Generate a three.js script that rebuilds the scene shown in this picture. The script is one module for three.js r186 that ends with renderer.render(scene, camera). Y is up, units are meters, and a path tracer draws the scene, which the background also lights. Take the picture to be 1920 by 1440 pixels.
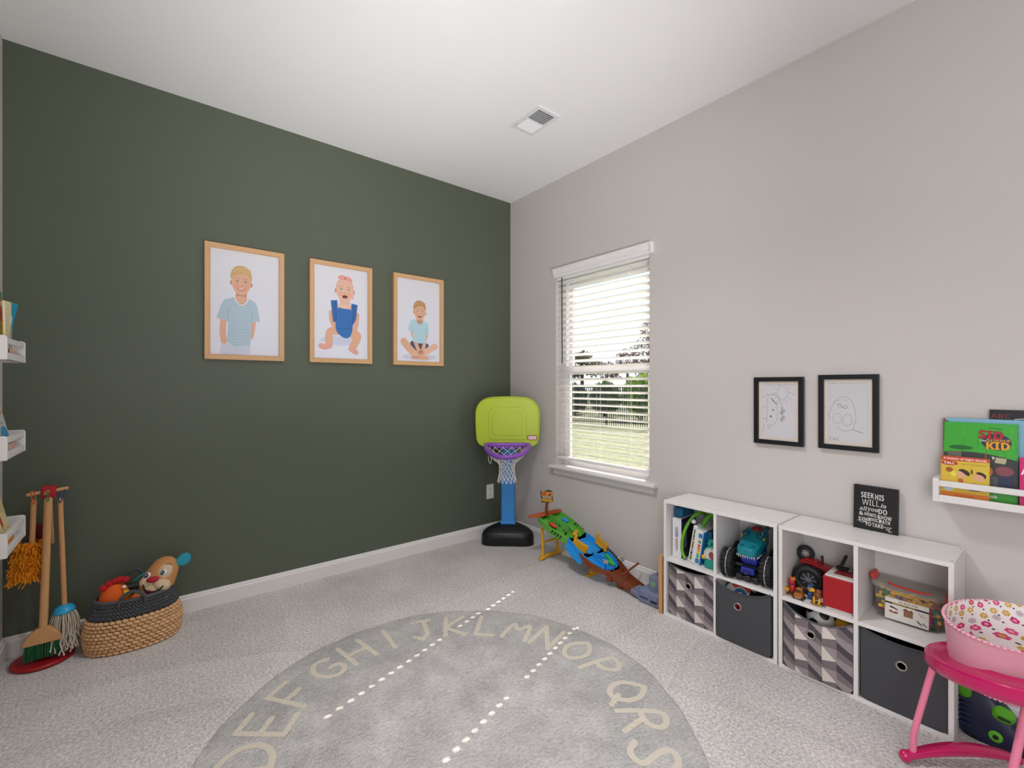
import * as THREE from 'three';
import { RoundedBoxGeometry } from 'three/addons/geometries/RoundedBoxGeometry.js';
import { RectAreaLightUniformsLib } from 'three/addons/lights/RectAreaLightUniformsLib.js';
import { mergeGeometries, mergeVertices } from 'three/addons/utils/BufferGeometryUtils.js';
import { ImprovedNoise } from 'three/addons/math/ImprovedNoise.js';

// ---------------------------------------------------------------- camera, sky, sun, lamp levels, exposure
// x runs along the green wall towards the corner (window wall at x = 0), z comes out of the green wall (z = 0), y is up.
const scene = new THREE.Scene();
const camera = new THREE.PerspectiveCamera(2 * Math.atan(720 / 849) * 180 / Math.PI, 1920 / 1440, 0.02, 200);
camera.position.set(-2.361, 1.197, 2.947);
camera.lookAt(-2.361 + 0.628, 1.197, 2.947 - 0.7783);
camera.setViewOffset(1920, 1440, 0, -3, 1920, 1440);
const renderer = new THREE.WebGLRenderer();
renderer.toneMapping = THREE.LinearToneMapping;
renderer.toneMappingExposure = 1.1;
renderer.shadowMap.enabled = true;
const SKY_LEVEL = 1.15, SUN_LEVEL = 9, UNSEEN_LAMP_LEVEL = 10.5, FILL_UPLIGHT_LEVELS = [15, 26], FILL_WINDOW_LEVEL = 4.6;  // lamp is unseen; uplighters and second window are added fill
const sun = new THREE.DirectionalLight(0xfff3e2, SUN_LEVEL);
sun.position.set(10, 9.58, -3.18);
sun.target.position.set(0, 0, 0);
sun.castShadow = true; sun.shadow.radius = 0.3;
Object.assign(sun.shadow.camera, { left: -6, right: 6, top: 6, bottom: -6, near: 1, far: 60 });
scene.add(sun, sun.target);
RectAreaLightUniformsLib.init();
const FILL_WIN2 = { x: -2.853, y: 1.35, z: 3.72, w: 1.15, h: 1.9 }; // frosted window added in the left wall, out of view, as room fill
{ const l = new THREE.RectAreaLight(0xf4f7ff, FILL_WINDOW_LEVEL, FILL_WIN2.w - 0.1, FILL_WIN2.h - 0.1); l.position.set(FILL_WIN2.x + 0.03, FILL_WIN2.y, FILL_WIN2.z); l.lookAt(0, FILL_WIN2.y, FILL_WIN2.z); scene.add(l); }  // added area light at the frosted pane, fills the room

// ---------------------------------------------------------------- helpers
let seed = 12345;
const rnd = () => { seed = (seed * 1664525 + 1013904223) >>> 0; return seed / 4294967296; };
const rr = (a, b) => a + (b - a) * rnd();
const V = (x, y, z) => new THREE.Vector3(x, y, z);
const noise = new ImprovedNoise();
{ // sky: air that whitens towards the horizon, thin clouds
  const w = 256, h = 128, d = new Float32Array(w * h * 4);
  for (let j = 0; j < h; j++) for (let i = 0; i < w; i++) {
    const el = (j / (h - 1) - 0.5) * Math.PI, az = i / w * Math.PI * 2, up = Math.max(0, Math.sin(el));
    const x = Math.cos(az) * Math.cos(el), z = Math.sin(az) * Math.cos(el);
    const c = Math.max(0, Math.min(1, 0.5 + 0.7 * noise.noise(x * 3, up * 6, z * 3) + 0.3 * noise.noise(x * 8, up * 14, z * 8) - 0.25 * up));
    const k = Math.pow(up, 0.5), q = (j * w + i) * 4;
    const a = [0.93 - 0.5 * k, 0.96 - 0.3 * k, 1.0 - 0.05 * k];
    for (let n = 0; n < 3; n++) d[q + n] = SKY_LEVEL * (a[n] * (1 - 0.55 * c) + 0.97 * 0.55 * c);
    d[q + 3] = 1;
  }
  const t = new THREE.DataTexture(d, w, h, THREE.RGBAFormat, THREE.FloatType);
  t.mapping = THREE.EquirectangularReflectionMapping; t.magFilter = THREE.LinearFilter; t.minFilter = THREE.LinearFilter; t.needsUpdate = true;
  scene.background = t;
}
const used = {};
function numbered(n) { const k = used[n] = (used[n] ?? -1) + 1; return k ? n + '_' + String(k).padStart(3, '0') : n; }
function tag(o, label, category, group) { o.userData.label = label; if (category) o.userData.category = category; if (group) o.userData.group = group; return o; }
function thing(name, label, category, pos = [0, 0, 0], turn = 0, group) {
  const o = new THREE.Group(); o.name = numbered(name); o.position.set(...pos); o.rotation.y = turn; scene.add(o);
  return tag(o, label, category, group);
}
function part(name, geo, m, parent, pos, rot) {
  const o = new THREE.Mesh(geo, m); o.name = name; o.castShadow = o.receiveShadow = true;
  if (pos) o.position.set(...pos); if (rot) o.rotation.set(...rot);
  (parent ?? scene).add(o); return o;
}
function single(name, geo, m, label, category, pos, rot, group) { const o = part(numbered(name), geo, m, scene, pos, rot); return tag(o, label, category, group); }
function struct(name, geo, m, parent, pos, rot) { const o = part(parent ? name : numbered(name), geo, m, parent, pos, rot); if (!parent) o.userData.kind = 'structure'; return o; }
const sg = (name) => { const g = new THREE.Group(); g.name = numbered(name); g.userData.kind = 'structure'; scene.add(g); return g; };
function stuff(o) { o.userData.kind = 'stuff'; return o; }
const M = (color, roughness = 0.6, more = {}) => new THREE.MeshPhysicalMaterial({ color, roughness, ...more });
function prep(g) { let q = g.index ? g.toNonIndexed() : g; for (const k of Object.keys(q.attributes)) if (!['position', 'normal', 'uv'].includes(k)) q.deleteAttribute(k);
  if (!q.attributes.uv) q.setAttribute('uv', new THREE.Float32BufferAttribute(new Float32Array(q.attributes.position.count * 2), 2)); return q; }
const merge = (list) => mergeGeometries(list.map(prep));
const T = (g, x = 0, y = 0, z = 0, rx = 0, ry = 0, rz = 0, s = 1) => g.applyMatrix4(new THREE.Matrix4().compose(V(x, y, z), new THREE.Quaternion().setFromEuler(new THREE.Euler(rx, ry, rz)), Array.isArray(s) ? V(...s) : V(s, s, s)));
const box = (w, h, d, x = 0, y = 0, z = 0, r = 0.002, seg = 2) => { r = Math.min(r, w / 2.01, h / 2.01, d / 2.01); const g = r > 0 ? new RoundedBoxGeometry(w, h, d, seg, r) : new THREE.BoxGeometry(w, h, d); return T(g, x, y, z); };
const bx = (x0, x1, y0, y1, z0, z1, r = 0) => box(x1 - x0, y1 - y0, z1 - z0, (x0 + x1) / 2, (y0 + y1) / 2, (z0 + z1) / 2, r);
const ball = (x, y, z, sx, sy = sx, sz = sx, n = 24) => T(new THREE.SphereGeometry(1, n, Math.round(n * 0.7)), x, y, z, 0, 0, 0, [sx, sy, sz]);
const cyl = (r0, r1, h, x = 0, y = 0, z = 0, n = 28) => T(new THREE.CylinderGeometry(r1, r0, h, n), x, y, z);
function tube(pts, r, seg = 24, rad = 8, closed = false, tension = 0.5) { return new THREE.TubeGeometry(new THREE.CatmullRomCurve3(pts.map((p) => Array.isArray(p) ? V(...p) : p), closed, 'catmullrom', tension), seg, r, rad, closed); }
function rod(a, b, r, rad = 12, r2 = r) { const A = V(...a), B = V(...b), d = B.clone().sub(A), g = new THREE.CylinderGeometry(r2, r, d.length(), rad);
  return g.applyMatrix4(new THREE.Matrix4().compose(A.add(B).multiplyScalar(0.5), new THREE.Quaternion().setFromUnitVectors(V(0, 1, 0), d.normalize()), V(1, 1, 1))); }
const bead = (a, r) => ball(a[0], a[1], a[2], r, r, r, 12);
const capsule = (a, b, r, r2 = r) => merge([rod(a, b, r, 14, r2), bead(a, r), bead(b, r2)]);
const lathe = (pts, n = 40) => new THREE.LatheGeometry(pts.map(([x, y]) => new THREE.Vector2(x, y)), n);
function surf(f, nu, nv) { // f(u, v) -> [x, y, z]; a smooth sheet
  const p = [], uv = [], ix = [];
  for (let j = 0; j <= nv; j++) for (let i = 0; i <= nu; i++) { p.push(...f(i / nu, j / nv)); uv.push(i / nu, j / nv); }
  for (let j = 0; j < nv; j++) for (let i = 0; i < nu; i++) { const a = j * (nu + 1) + i, b = a + nu + 1; ix.push(a, a + 1, b, b, a + 1, b + 1); }
  const g = new THREE.BufferGeometry(); g.setAttribute('position', new THREE.Float32BufferAttribute(p, 3)); g.setAttribute('uv', new THREE.Float32BufferAttribute(uv, 2)); g.setIndex(ix); g.computeVertexNormals(); return g;
}
function loft(rings, cap = true) { // rings of equal length, closed round; smooth sides, flat caps
  const n = rings[0].length, p = [], ix = [];
  for (const r of rings) for (const q of r) p.push(...q);
  for (let j = 0; j < rings.length - 1; j++) for (let i = 0; i < n; i++) { const a = j * n + i, b = j * n + (i + 1) % n; ix.push(a, b, a + n, a + n, b, b + n); }
  const g = new THREE.BufferGeometry(); g.setAttribute('position', new THREE.Float32BufferAttribute(p, 3)); g.setIndex(ix); g.computeVertexNormals();
  const out = [prep(g)];
  if (cap) for (const e of [0, rings.length - 1]) { const r = rings[e], c = [0, 1, 2].map((k) => r.reduce((s, q) => s + q[k], 0) / n), q = [];
    for (let i = 0; i < n; i++) { const a = r[i], b = r[(i + 1) % n]; e ? q.push(...a, ...b, ...c) : q.push(...b, ...a, ...c); }
    const k = new THREE.BufferGeometry(); k.setAttribute('position', new THREE.Float32BufferAttribute(q, 3)); k.computeVertexNormals(); out.push(prep(k)); }
  return mergeGeometries(out);
}
const sup = (n, a, b, e) => Array.from({ length: n }, (_, i) => { const t = i / n * Math.PI * 2, c = Math.cos(t), s = Math.sin(t); return [Math.sign(c) * a * Math.abs(c) ** (2 / e), Math.sign(s) * b * Math.abs(s) ** (2 / e)]; });
function rrShape(w, h, r, S = new THREE.Shape(), x = -w / 2, y = -h / 2) { const [a, b, c, d] = Array.isArray(r) ? r : [r, r, r, r]; // radii: bottom-left, bottom-right, top-right, top-left
  S.moveTo(x + a, y); S.lineTo(x + w - b, y); S.quadraticCurveTo(x + w, y, x + w, y + b); S.lineTo(x + w, y + h - c); S.quadraticCurveTo(x + w, y + h, x + w - c, y + h); S.lineTo(x + d, y + h); S.quadraticCurveTo(x, y + h, x, y + h - d); S.lineTo(x, y + a); S.quadraticCurveTo(x, y, x + a, y); return S; }
const extrude = (s, depth, bevel = 0, curve = 10) => new THREE.ExtrudeGeometry(s, { depth: depth - 2 * bevel, bevelEnabled: bevel > 0, bevelSize: bevel, bevelThickness: bevel, bevelOffset: -bevel, bevelSegments: 3, curveSegments: curve }).translate(0, 0, bevel);
function canvas(w, h, draw) { const c = document.createElement('canvas'); c.width = w; c.height = h; const g = c.getContext('2d'); draw(g, w, h); const t = new THREE.CanvasTexture(c); t.colorSpace = THREE.SRGBColorSpace; t.anisotropy = 4; return t; }
const printed = (w, h, draw, rough = 0.45) => M(0xffffff, rough, { map: canvas(w, h, draw) });
function dataTex(n, f, srgb, rep) { // f(u, v) -> [r, g, b] in 0..255, on a square that repeats
  const d = new Uint8Array(n * n * 4);
  for (let j = 0; j < n; j++) for (let i = 0; i < n; i++) { const c = f(i / n, j / n, i, j); d.set([c[0], c[1], c[2], 255], (j * n + i) * 4); }
  const t = new THREE.DataTexture(d, n, n); t.magFilter = THREE.LinearFilter; t.minFilter = THREE.LinearFilter; t.wrapS = t.wrapT = THREE.RepeatWrapping; if (srgb) t.colorSpace = THREE.SRGBColorSpace; if (rep) t.repeat.set(rep, rep); t.needsUpdate = true; return t;
}
const path = (g, pts, fill, stroke, lw) => { g.beginPath(); pts.forEach(([x, y], i) => i ? g.lineTo(x, y) : g.moveTo(x, y)); if (fill) { g.closePath(); g.fillStyle = fill; g.fill(); } if (stroke) { g.strokeStyle = stroke; g.lineWidth = lw; g.stroke(); } };
const blob = (g, x, y, rx, ry, fill, rot = 0, stroke, lw = 1) => { g.beginPath(); g.ellipse(x, y, Math.abs(rx), Math.abs(ry), rot, 0, 7); if (fill) { g.fillStyle = fill; g.fill(); } if (stroke) { g.strokeStyle = stroke; g.lineWidth = lw; g.stroke(); } };
function smooth(g, pts, fill, stroke, lw, closed = true) { const n = pts.length; g.beginPath();
  if (closed) { const m = (a, b) => [(a[0] + b[0]) / 2, (a[1] + b[1]) / 2]; g.moveTo(...m(pts[n - 1], pts[0])); for (let i = 0; i < n; i++) g.quadraticCurveTo(...pts[i], ...m(pts[i], pts[(i + 1) % n])); }
  else { g.moveTo(...pts[0]); for (let i = 1; i < n - 1; i++) g.quadraticCurveTo(...pts[i], (pts[i][0] + pts[i + 1][0]) / 2, (pts[i][1] + pts[i + 1][1]) / 2); g.lineTo(...pts[n - 1]); }
  if (fill) { g.fillStyle = fill; g.fill(); } if (stroke) { g.strokeStyle = stroke; g.lineWidth = lw; g.stroke(); } }
const fbm = (x, y, s) => noise.noise(x, y, s) * 0.55 + noise.noise(x * 2.1, y * 2.1, s + 3) * 0.3 + noise.noise(x * 4.3, y * 4.3, s + 7) * 0.15;

// ---------------------------------------------------------------- shared materials
const fineBump = dataTex(256, () => { const v = 110 + 60 * rnd(); return [v, v, v]; }, false, 6);
const rollerBump = dataTex(256, (u, v) => { const k = 128 + 70 * noise.noise(u * 40, v * 40, 1) + 40 * noise.noise(u * 90, v * 90, 4); return [k, k, k]; }, false, 2);
const wallWhite = new THREE.MeshPhysicalMaterial({ color: new THREE.Color().setRGB(0.61, 0.565, 0.525), roughness: 0.75, bumpMap: rollerBump, bumpScale: 0.0004 });
const wallGreen = new THREE.MeshPhysicalMaterial({ color: new THREE.Color().setRGB(0.09, 0.107, 0.072), roughness: 0.55, ior: 1.5, bumpMap: rollerBump, bumpScale: 0.0004 });
const ceilingPaint = new THREE.MeshPhysicalMaterial({ color: new THREE.Color().setRGB(0.9, 0.89, 0.88), roughness: 0.9 });
const trimWhite = M(0xe2dedb, 0.4), vinyl = M(0xe9eaec, 0.35), blindWhite = M(0xf2efec, 0.42), shelfWhite = M(0xe4e0dc, 0.42), plasticBlack = M(0x0b0b0c, 0.42);
const woodTex = (base, dark, n = 256) => dataTex(n, (u, v) => { const k = 0.5 + 0.5 * Math.sin(40 * (u + 0.05 * noise.noise(u * 6, v * 2, 2)) + 5 * noise.noise(u * 9, v * 1.5, 5)), f = 0.35 * k + 0.3 * (0.5 + noise.noise(u * 60, v * 3, 9)); return [0, 1, 2].map((c) => base[c] + (dark[c] - base[c]) * f); }, true);
const oakMap = woodTex([216, 174, 126], [188, 142, 96]), beechMap = woodTex([214, 165, 112], [186, 132, 82]);
const oak = M(0xffffff, 0.5, { map: oakMap }), beech = M(0xffffff, 0.5, { map: beechMap });
// ---------------------------------------------------------------- the room
const RX0 = -2.853, RZ1 = 4.4, CH = 2.718;
const WY0 = 0.59, WY1 = 2.01, WZ0 = 0.54, WZ1 = 1.342; // window opening
const carpetMat = (() => {
  const n = 2048, sx = 3.1, sz = 4.6, hgt = new Uint8Array(n * n);
  const sweep = (x, z) => { // pile brushed this way and that by the vacuum cleaner
    let k = 0;
    for (const [cx, cz, r, w] of [[-0.2, 3.9, 2.2, 0.35], [-0.3, 3.7, 2.9, 0.33], [-2.9, 0.2, 1.25, 0.3], [-3.2, 2.6, 1.3, 0.36], [-3.0, 2.9, 2.3, 0.4]]) { const a = Math.abs(Math.hypot(x - cx, z - cz) - r + 0.05 * noise.noise(x * 2, z * 2, 3)); if (a < w / 2) k += (Math.sin(a * 22) > 0 ? 1 : -1) * 0.5; }
    return k;
  };
  const map = dataTex(n, (u, v, i, j) => {
    const x = u * sx - 3, z = v * sz - 0.1, a = noise.noise(x * 95, z * 95, 1), b = noise.noise(x * 190, z * 190, 5), c = fbm(x * 3, z * 3, 8);
    hgt[j * n + i] = 128 + 75 * a + 55 * b;
    const s = 1 + 0.16 * a + 0.15 * b + 0.09 * c + 0.035 * sweep(x, z) + 0.12 * (rnd() - 0.5);
    return [203 * s, 197 * s, 193 * s].map((q) => Math.max(0, Math.min(255, q)));
  }, true);
  const bump = dataTex(n, (u, v, i, j) => { const h = hgt[j * n + i]; return [h, h, h]; }, false);
  return new THREE.MeshPhysicalMaterial({ roughness: 0.97, map, bumpMap: bump, bumpScale: 0.006, sheen: 0.15, sheenRoughness: 0.8, sheenColor: 0xb9b0aa });
})();
{ const g = bx(-3, 0.1, -0.2, 0, -0.1, 4.5); const p = g.attributes.position, uv = g.attributes.uv; for (let i = 0; i < p.count; i++) uv.setXY(i, (p.getX(i) + 3) / 3.1, (p.getZ(i) + 0.1) / 4.6); struct('floor', g, carpetMat); }
struct('ceiling', bx(-3, 0.14, CH, CH + 0.15, -0.12, RZ1 + 0.12), ceilingPaint);
const uvBox = (g, s = 1) => { const p = g.attributes.position, nn = g.attributes.normal, uv = g.attributes.uv; for (let i = 0; i < p.count; i++) { const ax = Math.abs(nn.getX(i)) > 0.5, ay = Math.abs(nn.getY(i)) > 0.5; uv.setXY(i, (ax ? p.getZ(i) : p.getX(i)) * s, (ay ? p.getZ(i) : p.getY(i)) * s); } return g; };
struct('wall_back', uvBox(bx(-3, 0.14, -0.2, CH, -0.12, 0)), wallGreen);
struct('wall_left', uvBox(bx(-3, RX0, -0.2, CH, 0, RZ1)), wallWhite);
struct('wall_front', uvBox(bx(-3, 0.14, -0.2, CH, RZ1, RZ1 + 0.12)), wallWhite);
{ const s = new THREE.Shape(); s.moveTo(0, -0.2); s.lineTo(RZ1, -0.2); s.lineTo(RZ1, CH); s.lineTo(0, CH); s.lineTo(0, -0.2);
  const h = new THREE.Path(); h.moveTo(WZ0, WY0); h.lineTo(WZ0, WY1); h.lineTo(WZ1, WY1); h.lineTo(WZ1, WY0); h.lineTo(WZ0, WY0); s.holes.push(h);
  const g = new THREE.ExtrudeGeometry(s, { depth: 0.14, bevelEnabled: false }); // shape (z, y) -> world: x = depth
  g.applyMatrix4(new THREE.Matrix4().set(0, 0, 1, 0, 0, 1, 0, 0, 1, 0, 0, 0, 0, 0, 0, 1)); // mirrors, so turn the faces round
  const p = prep(g); for (const k of ['position', 'normal', 'uv']) { const a = p.attributes[k], n = a.itemSize; for (let i = 0; i < a.count; i += 3) for (let c = 0; c < n; c++) { const q = a.array[(i + 1) * n + c]; a.array[(i + 1) * n + c] = a.array[(i + 2) * n + c]; a.array[(i + 2) * n + c] = q; } }
  struct('wall_right', p, wallWhite); }
// baseboards: a board with a stepped, rounded top
const bbProfile = () => { const s = new THREE.Shape(); s.moveTo(0, -0.01); s.lineTo(0.014, -0.01); s.lineTo(0.014, 0.066); s.quadraticCurveTo(0.014, 0.072, 0.0095, 0.075); s.lineTo(0.0085, 0.083); s.quadraticCurveTo(0.006, 0.09, 0, 0.0905); s.lineTo(0, -0.01); return s; };
const bb = (len) => new THREE.ExtrudeGeometry(bbProfile(), { depth: len, bevelEnabled: false, curveSegments: 6 });
struct('baseboard_back', T(bb(-RX0), 0, 0, 0, 0, -Math.PI / 2), trimWhite);
struct('baseboard_left', T(bb(RZ1), RX0, 0, 0), trimWhite);
struct('baseboard_right', T(bb(RZ1), 0, 0, RZ1, 0, Math.PI), trimWhite);
struct('baseboard_front', T(bb(-RX0), RX0, 0, RZ1, 0, Math.PI / 2), trimWhite);

// ---------------------------------------------------------------- window: frame, two sashes, panes, stool and apron
{
  const w = sg('window_1'), X0 = 0.075, X1 = 0.14;
  const zmid = (WZ0 + WZ1) / 2;
  struct('window_frame', merge([bx(X0, X1, WY0, WY1, WZ0, WZ0 + 0.032), bx(X0, X1, WY0, WY1, WZ1 - 0.032, WZ1), bx(X0 + 0.0005, X1, WY1 - 0.03, WY1, WZ0 + 0.031, WZ1 - 0.031), bx(X0 + 0.0005, X1, WY0, WY0 + 0.02, WZ0 + 0.031, WZ1 - 0.031),
    bx(X0 + 0.0305, X0 + 0.0335, WY0 + 0.02, WY1 - 0.03, WZ0 + 0.03, WZ0 + 0.04), bx(X0 + 0.0305, X0 + 0.0335, WY0 + 0.02, WY1 - 0.03, WZ1 - 0.04, WZ1 - 0.03)]), vinyl, w);
  const sash = (name, x, y0, y1, rail0, rail1) => { const a = WZ0 + 0.03, b = WZ1 - 0.03, st = 0.036, t = 0.026;
    const s = struct(name, merge([bx(x, x + t, y0, y1, a, a + st, 0.003), bx(x, x + t, y0, y1, b - st, b, 0.003), bx(x + 0.0006, x + t - 0.0006, y0 + 0.0003, y0 + rail0, a + st - 0.002, b - st + 0.002), bx(x + 0.0006, x + t - 0.0006, y1 - rail1, y1 - 0.0003, a + st - 0.002, b - st + 0.002)]), vinyl, w);
    struct('pane', bx(x + 0.011, x + 0.013, y0 + rail0 - 0.005, y1 - rail1 + 0.005, a + st - 0.005, b - st + 0.005), M(0xffffff, 0, { transmission: 1, thickness: 0, ior: 1.45 }), s); return s; };
  sash('upper_sash', X0 + 0.034, 1.285, WY1 - 0.028, 0.042, 0.04);
  const lo = sash('lower_sash', X0 + 0.004, WY0 + 0.018, 1.325, 0.042, 0.042);
  struct('sash_lock', merge([box(0.02, 0.012, 0.05, X0 + 0.012, 1.33, 0.75, 0.003), box(0.02, 0.012, 0.05, X0 + 0.012, 1.33, 1.13, 0.003)]), vinyl, lo);
  const st = new THREE.Shape(); st.moveTo(-0.046, 0); st.quadraticCurveTo(-0.054, 0.0105, -0.046, 0.021); st.lineTo(0, 0.021); st.lineTo(0, 0); st.lineTo(-0.046, 0);
  // stool: a nosed board that fills the opening and runs past it on the room side
  struct('window_sill', merge([T(new THREE.ExtrudeGeometry(st, { depth: 0.894, bevelEnabled: false, curveSegments: 8 }), 0, 0.591, 0.508), bx(0, 0.08, 0.5905, 0.612, WZ0, WZ1)]), trimWhite, w);
  struct('window_apron', merge([bx(-0.016, 0, 0.547, 0.591, 0.527, 1.378, 0.004), bx(-0.02, 0, 0.577, 0.591, 0.525, 1.38, 0.004)]), trimWhite, w);
}
{ // second window, frosted and glowing, added out of view as fill
  const w = sg('added_window_2'), { x, y, z, w: W, h: H } = FILL_WIN2, a = z - W / 2, b = z + W / 2, c = y - H / 2, d = y + H / 2;
  struct('window_frame', merge([bx(x, x + 0.025, c, d, a, a + 0.05, 0.003), bx(x, x + 0.025, c, d, b - 0.05, b, 0.003), bx(x, x + 0.025, c, c + 0.05, a, b, 0.003), bx(x, x + 0.025, d - 0.05, d, a, b, 0.003)]), vinyl, w);
  struct('added_window_pane', bx(x, x + 0.012, c + 0.04, d - 0.04, a + 0.04, b - 0.04), new THREE.MeshStandardMaterial({ color: 0xe8ecf0, roughness: 0.6, emissive: 0xf4f7ff, emissiveIntensity: 0.8 }), w);
}
// ---------------------------------------------------------------- venetian blind, every slat its own; the lift cords run through slots, which let dots of sun onto the floor
{
  const b = thing('window_blind', 'white faux wood venetian blind hanging half open in the window', 'blind', [0, 0, 0]);
  const z0 = WZ0 + 0.006, z1 = WZ1 - 0.006, L = z1 - z0, cx = 0.031, tilt = 15 * Math.PI / 180, cords = [0.671, 0.919, 1.175];
  const s = new THREE.Shape(); s.moveTo(-0.025, 0); s.lineTo(0.025, 0); s.lineTo(0.025, L); s.lineTo(-0.025, L); s.lineTo(-0.025, 0);
  for (const c of [cords[0], cords[2]]) s.holes.push(rrShape(0.02, 0.016, 0.005, new THREE.Path(), -0.01, c - z0 - 0.008));
  const slat = T(extrude(s, 0.0028, 0.0006, 4), 0, 0, 0, Math.PI / 2); // shape (x, y) -> (x, ., z)
  const top = 1.955, gap = 0.0446, bottom = 0.668, n = Math.floor((top - bottom - 0.02) / gap) + 1;
  for (let i = 0; i < n; i++) part('slat', slat, blindWhite, b, [cx, top - i * gap, z0], [0, 0, -tilt + 0.012 * Math.sin(i * 2.3)]);
  part('bottom_rail', bx(cx - 0.025, cx + 0.025, bottom - 0.0085, bottom + 0.0085, z0, z1, 0.003), blindWhite, b);
  for (const c of cords) part('rail_button', cyl(0.006, 0.005, 0.006, cx - 0.01, bottom - 0.0115, c, 12), blindWhite, b);
  part('head_rail', bx(cx - 0.027, cx + 0.027, 1.972, WY1 - 0.002, z0, z1, 0.002), blindWhite, b);
  const vp = new THREE.Shape(); vp.moveTo(0, 0); vp.lineTo(-0.012, 0); vp.quadraticCurveTo(-0.014, 0.012, -0.012, 0.014); vp.lineTo(-0.012, 0.018); vp.lineTo(-0.02, 0.02); vp.lineTo(-0.02, 0.046); vp.quadraticCurveTo(-0.021, 0.052, -0.027, 0.053); vp.lineTo(-0.027, 0.063); vp.lineTo(0, 0.063); vp.lineTo(0, 0);
  const val = part('valance', T(new THREE.ExtrudeGeometry(vp, { depth: 0.838, bevelEnabled: false }), -0.001, 1.993, 0.526), blindWhite, b);
  part('valance_return', bx(-0.03, -0.001, 1.993, 2.057, 1.364, 1.372, 0.001), blindWhite, val);
  for (const c of cords) part('ladder_cord', merge([-0.0245, 0.0245].map((o) => rod([cx + o, bottom, c + (o < 0 ? 0.004 : -0.004)], [cx + o, 1.975, c + (o < 0 ? 0.004 : -0.004)], 0.0008, 5))), blindWhite, b);
  for (const c of [cords[0], cords[2]]) part('lift_cord', rod([cx, bottom, c + 0.0025], [cx, 1.975, c + 0.0025], 0.0007, 5), blindWhite, b);
  part('tilt_wand', merge([rod([0.0, 1.37, 0.604], [-0.002, 1.985, 0.604], 0.0042, 6), ball(0.0, 1.365, 0.604, 0.0055)]), M(0x3c3f42, 0.25), b);
}
// ---------------------------------------------------------------- outdoors
struct('lawn', bx(0.3, 60, -1.1, -0.62, -40, 30), new THREE.MeshPhysicalMaterial({ roughness: 0.95, map: (() => { const t = dataTex(512, (u, v) => { const k = 0.9 + 0.16 * noise.noise(u * 50, v * 50, 1) + 0.12 * noise.noise(u * 16, v * 16, 3) + 0.12 * rnd(); return [124 * k, 129 * k, 96 * k].map((q) => Math.min(255, q)); }, true); t.repeat.set(14, 16); return t; })() }));
{ // dark metal fence across the lawn
  const f = thing('garden_fence', 'dark metal picket fence standing across the lawn outside the window', 'fence', [0, -0.62, 0]);
  const m = M(0x262a28, 0.5), A = V(12.5, 0, -14), B = V(17, 0, 1.5), d = B.clone().sub(A), len = d.length(), yaw = Math.atan2(d.x, d.z);
  const at = (s) => A.clone().addScaledVector(d, s / len);
  f.rotation.y = 0;
  const rails = part('rail', merge([0.18, 1.55, 1.74].map((y) => T(box(0.03, 0.035, len, 0, y, 0, 0), (A.x + B.x) / 2, 0, (A.z + B.z) / 2, 0, yaw))), m, f);
  const pk = []; for (let s = 0.06; s < len; s += 0.1) { const p = at(s); pk.push(T(box(0.03, 1.72, 0.03, 0, 0.9, 0, 0), p.x, 0, p.z, 0, yaw)); }
  stuff(part('picket', merge(pk), m, f));
  for (let s = 0; s <= len; s += len / 8) { const p = at(s); part('post', merge([T(box(0.07, 1.84, 0.07, 0, 0.92, 0, 0.004), p.x, 0, p.z, 0, yaw), T(new THREE.ConeGeometry(0.05, 0.05, 4), p.x, 1.86, p.z, 0, yaw + Math.PI / 4)]), m, f); }
}
function leafCluster(n, f, size) { // many small leaves as one mesh
  const base = new THREE.PlaneGeometry(1, 0.62, 2, 1); { const p = base.attributes.position; for (let i = 0; i < p.count; i++) p.setZ(i, -0.25 * Math.abs(p.getX(i))); base.computeVertexNormals(); }
  const bi = prep(base), P = bi.attributes.position, N = bi.attributes.normal, c = P.count, pos = new Float32Array(n * c * 3), nor = new Float32Array(n * c * 3), v = V(0, 0, 0), q = new THREE.Quaternion(), e = new THREE.Euler();
  for (let k = 0; k < n; k++) { const o = f(k), s = size * rr(0.6, 1.4); e.set(rr(-1, 1) * 1.4, rr(0, 6.3), rr(-1, 1) * 1.4); q.setFromEuler(e);
    for (let i = 0; i < c; i++) { v.fromBufferAttribute(P, i).multiplyScalar(s).applyQuaternion(q); pos.set([v.x + o[0], v.y + o[1], v.z + o[2]], (k * c + i) * 3); v.fromBufferAttribute(N, i).applyQuaternion(q); nor.set([v.x, v.y, v.z], (k * c + i) * 3); } }
  const g = new THREE.BufferGeometry(); g.setAttribute('position', new THREE.BufferAttribute(pos, 3)); g.setAttribute('normal', new THREE.BufferAttribute(nor, 3)); return g;
}
const inBall = (r) => { let a; do a = [rr(-1, 1), rr(-1, 1), rr(-1, 1)]; while (Math.hypot(...a) > 1); const k = r * (0.55 + 0.45 * rnd()); const l = Math.hypot(...a) || 1; return a.map((q) => q / l * k * Math.cbrt(rnd() * 0.7 + 0.3)); };
const leafMat = (c) => M(c, 0.8, { transmission: 0.3, thickness: 0 });
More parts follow.
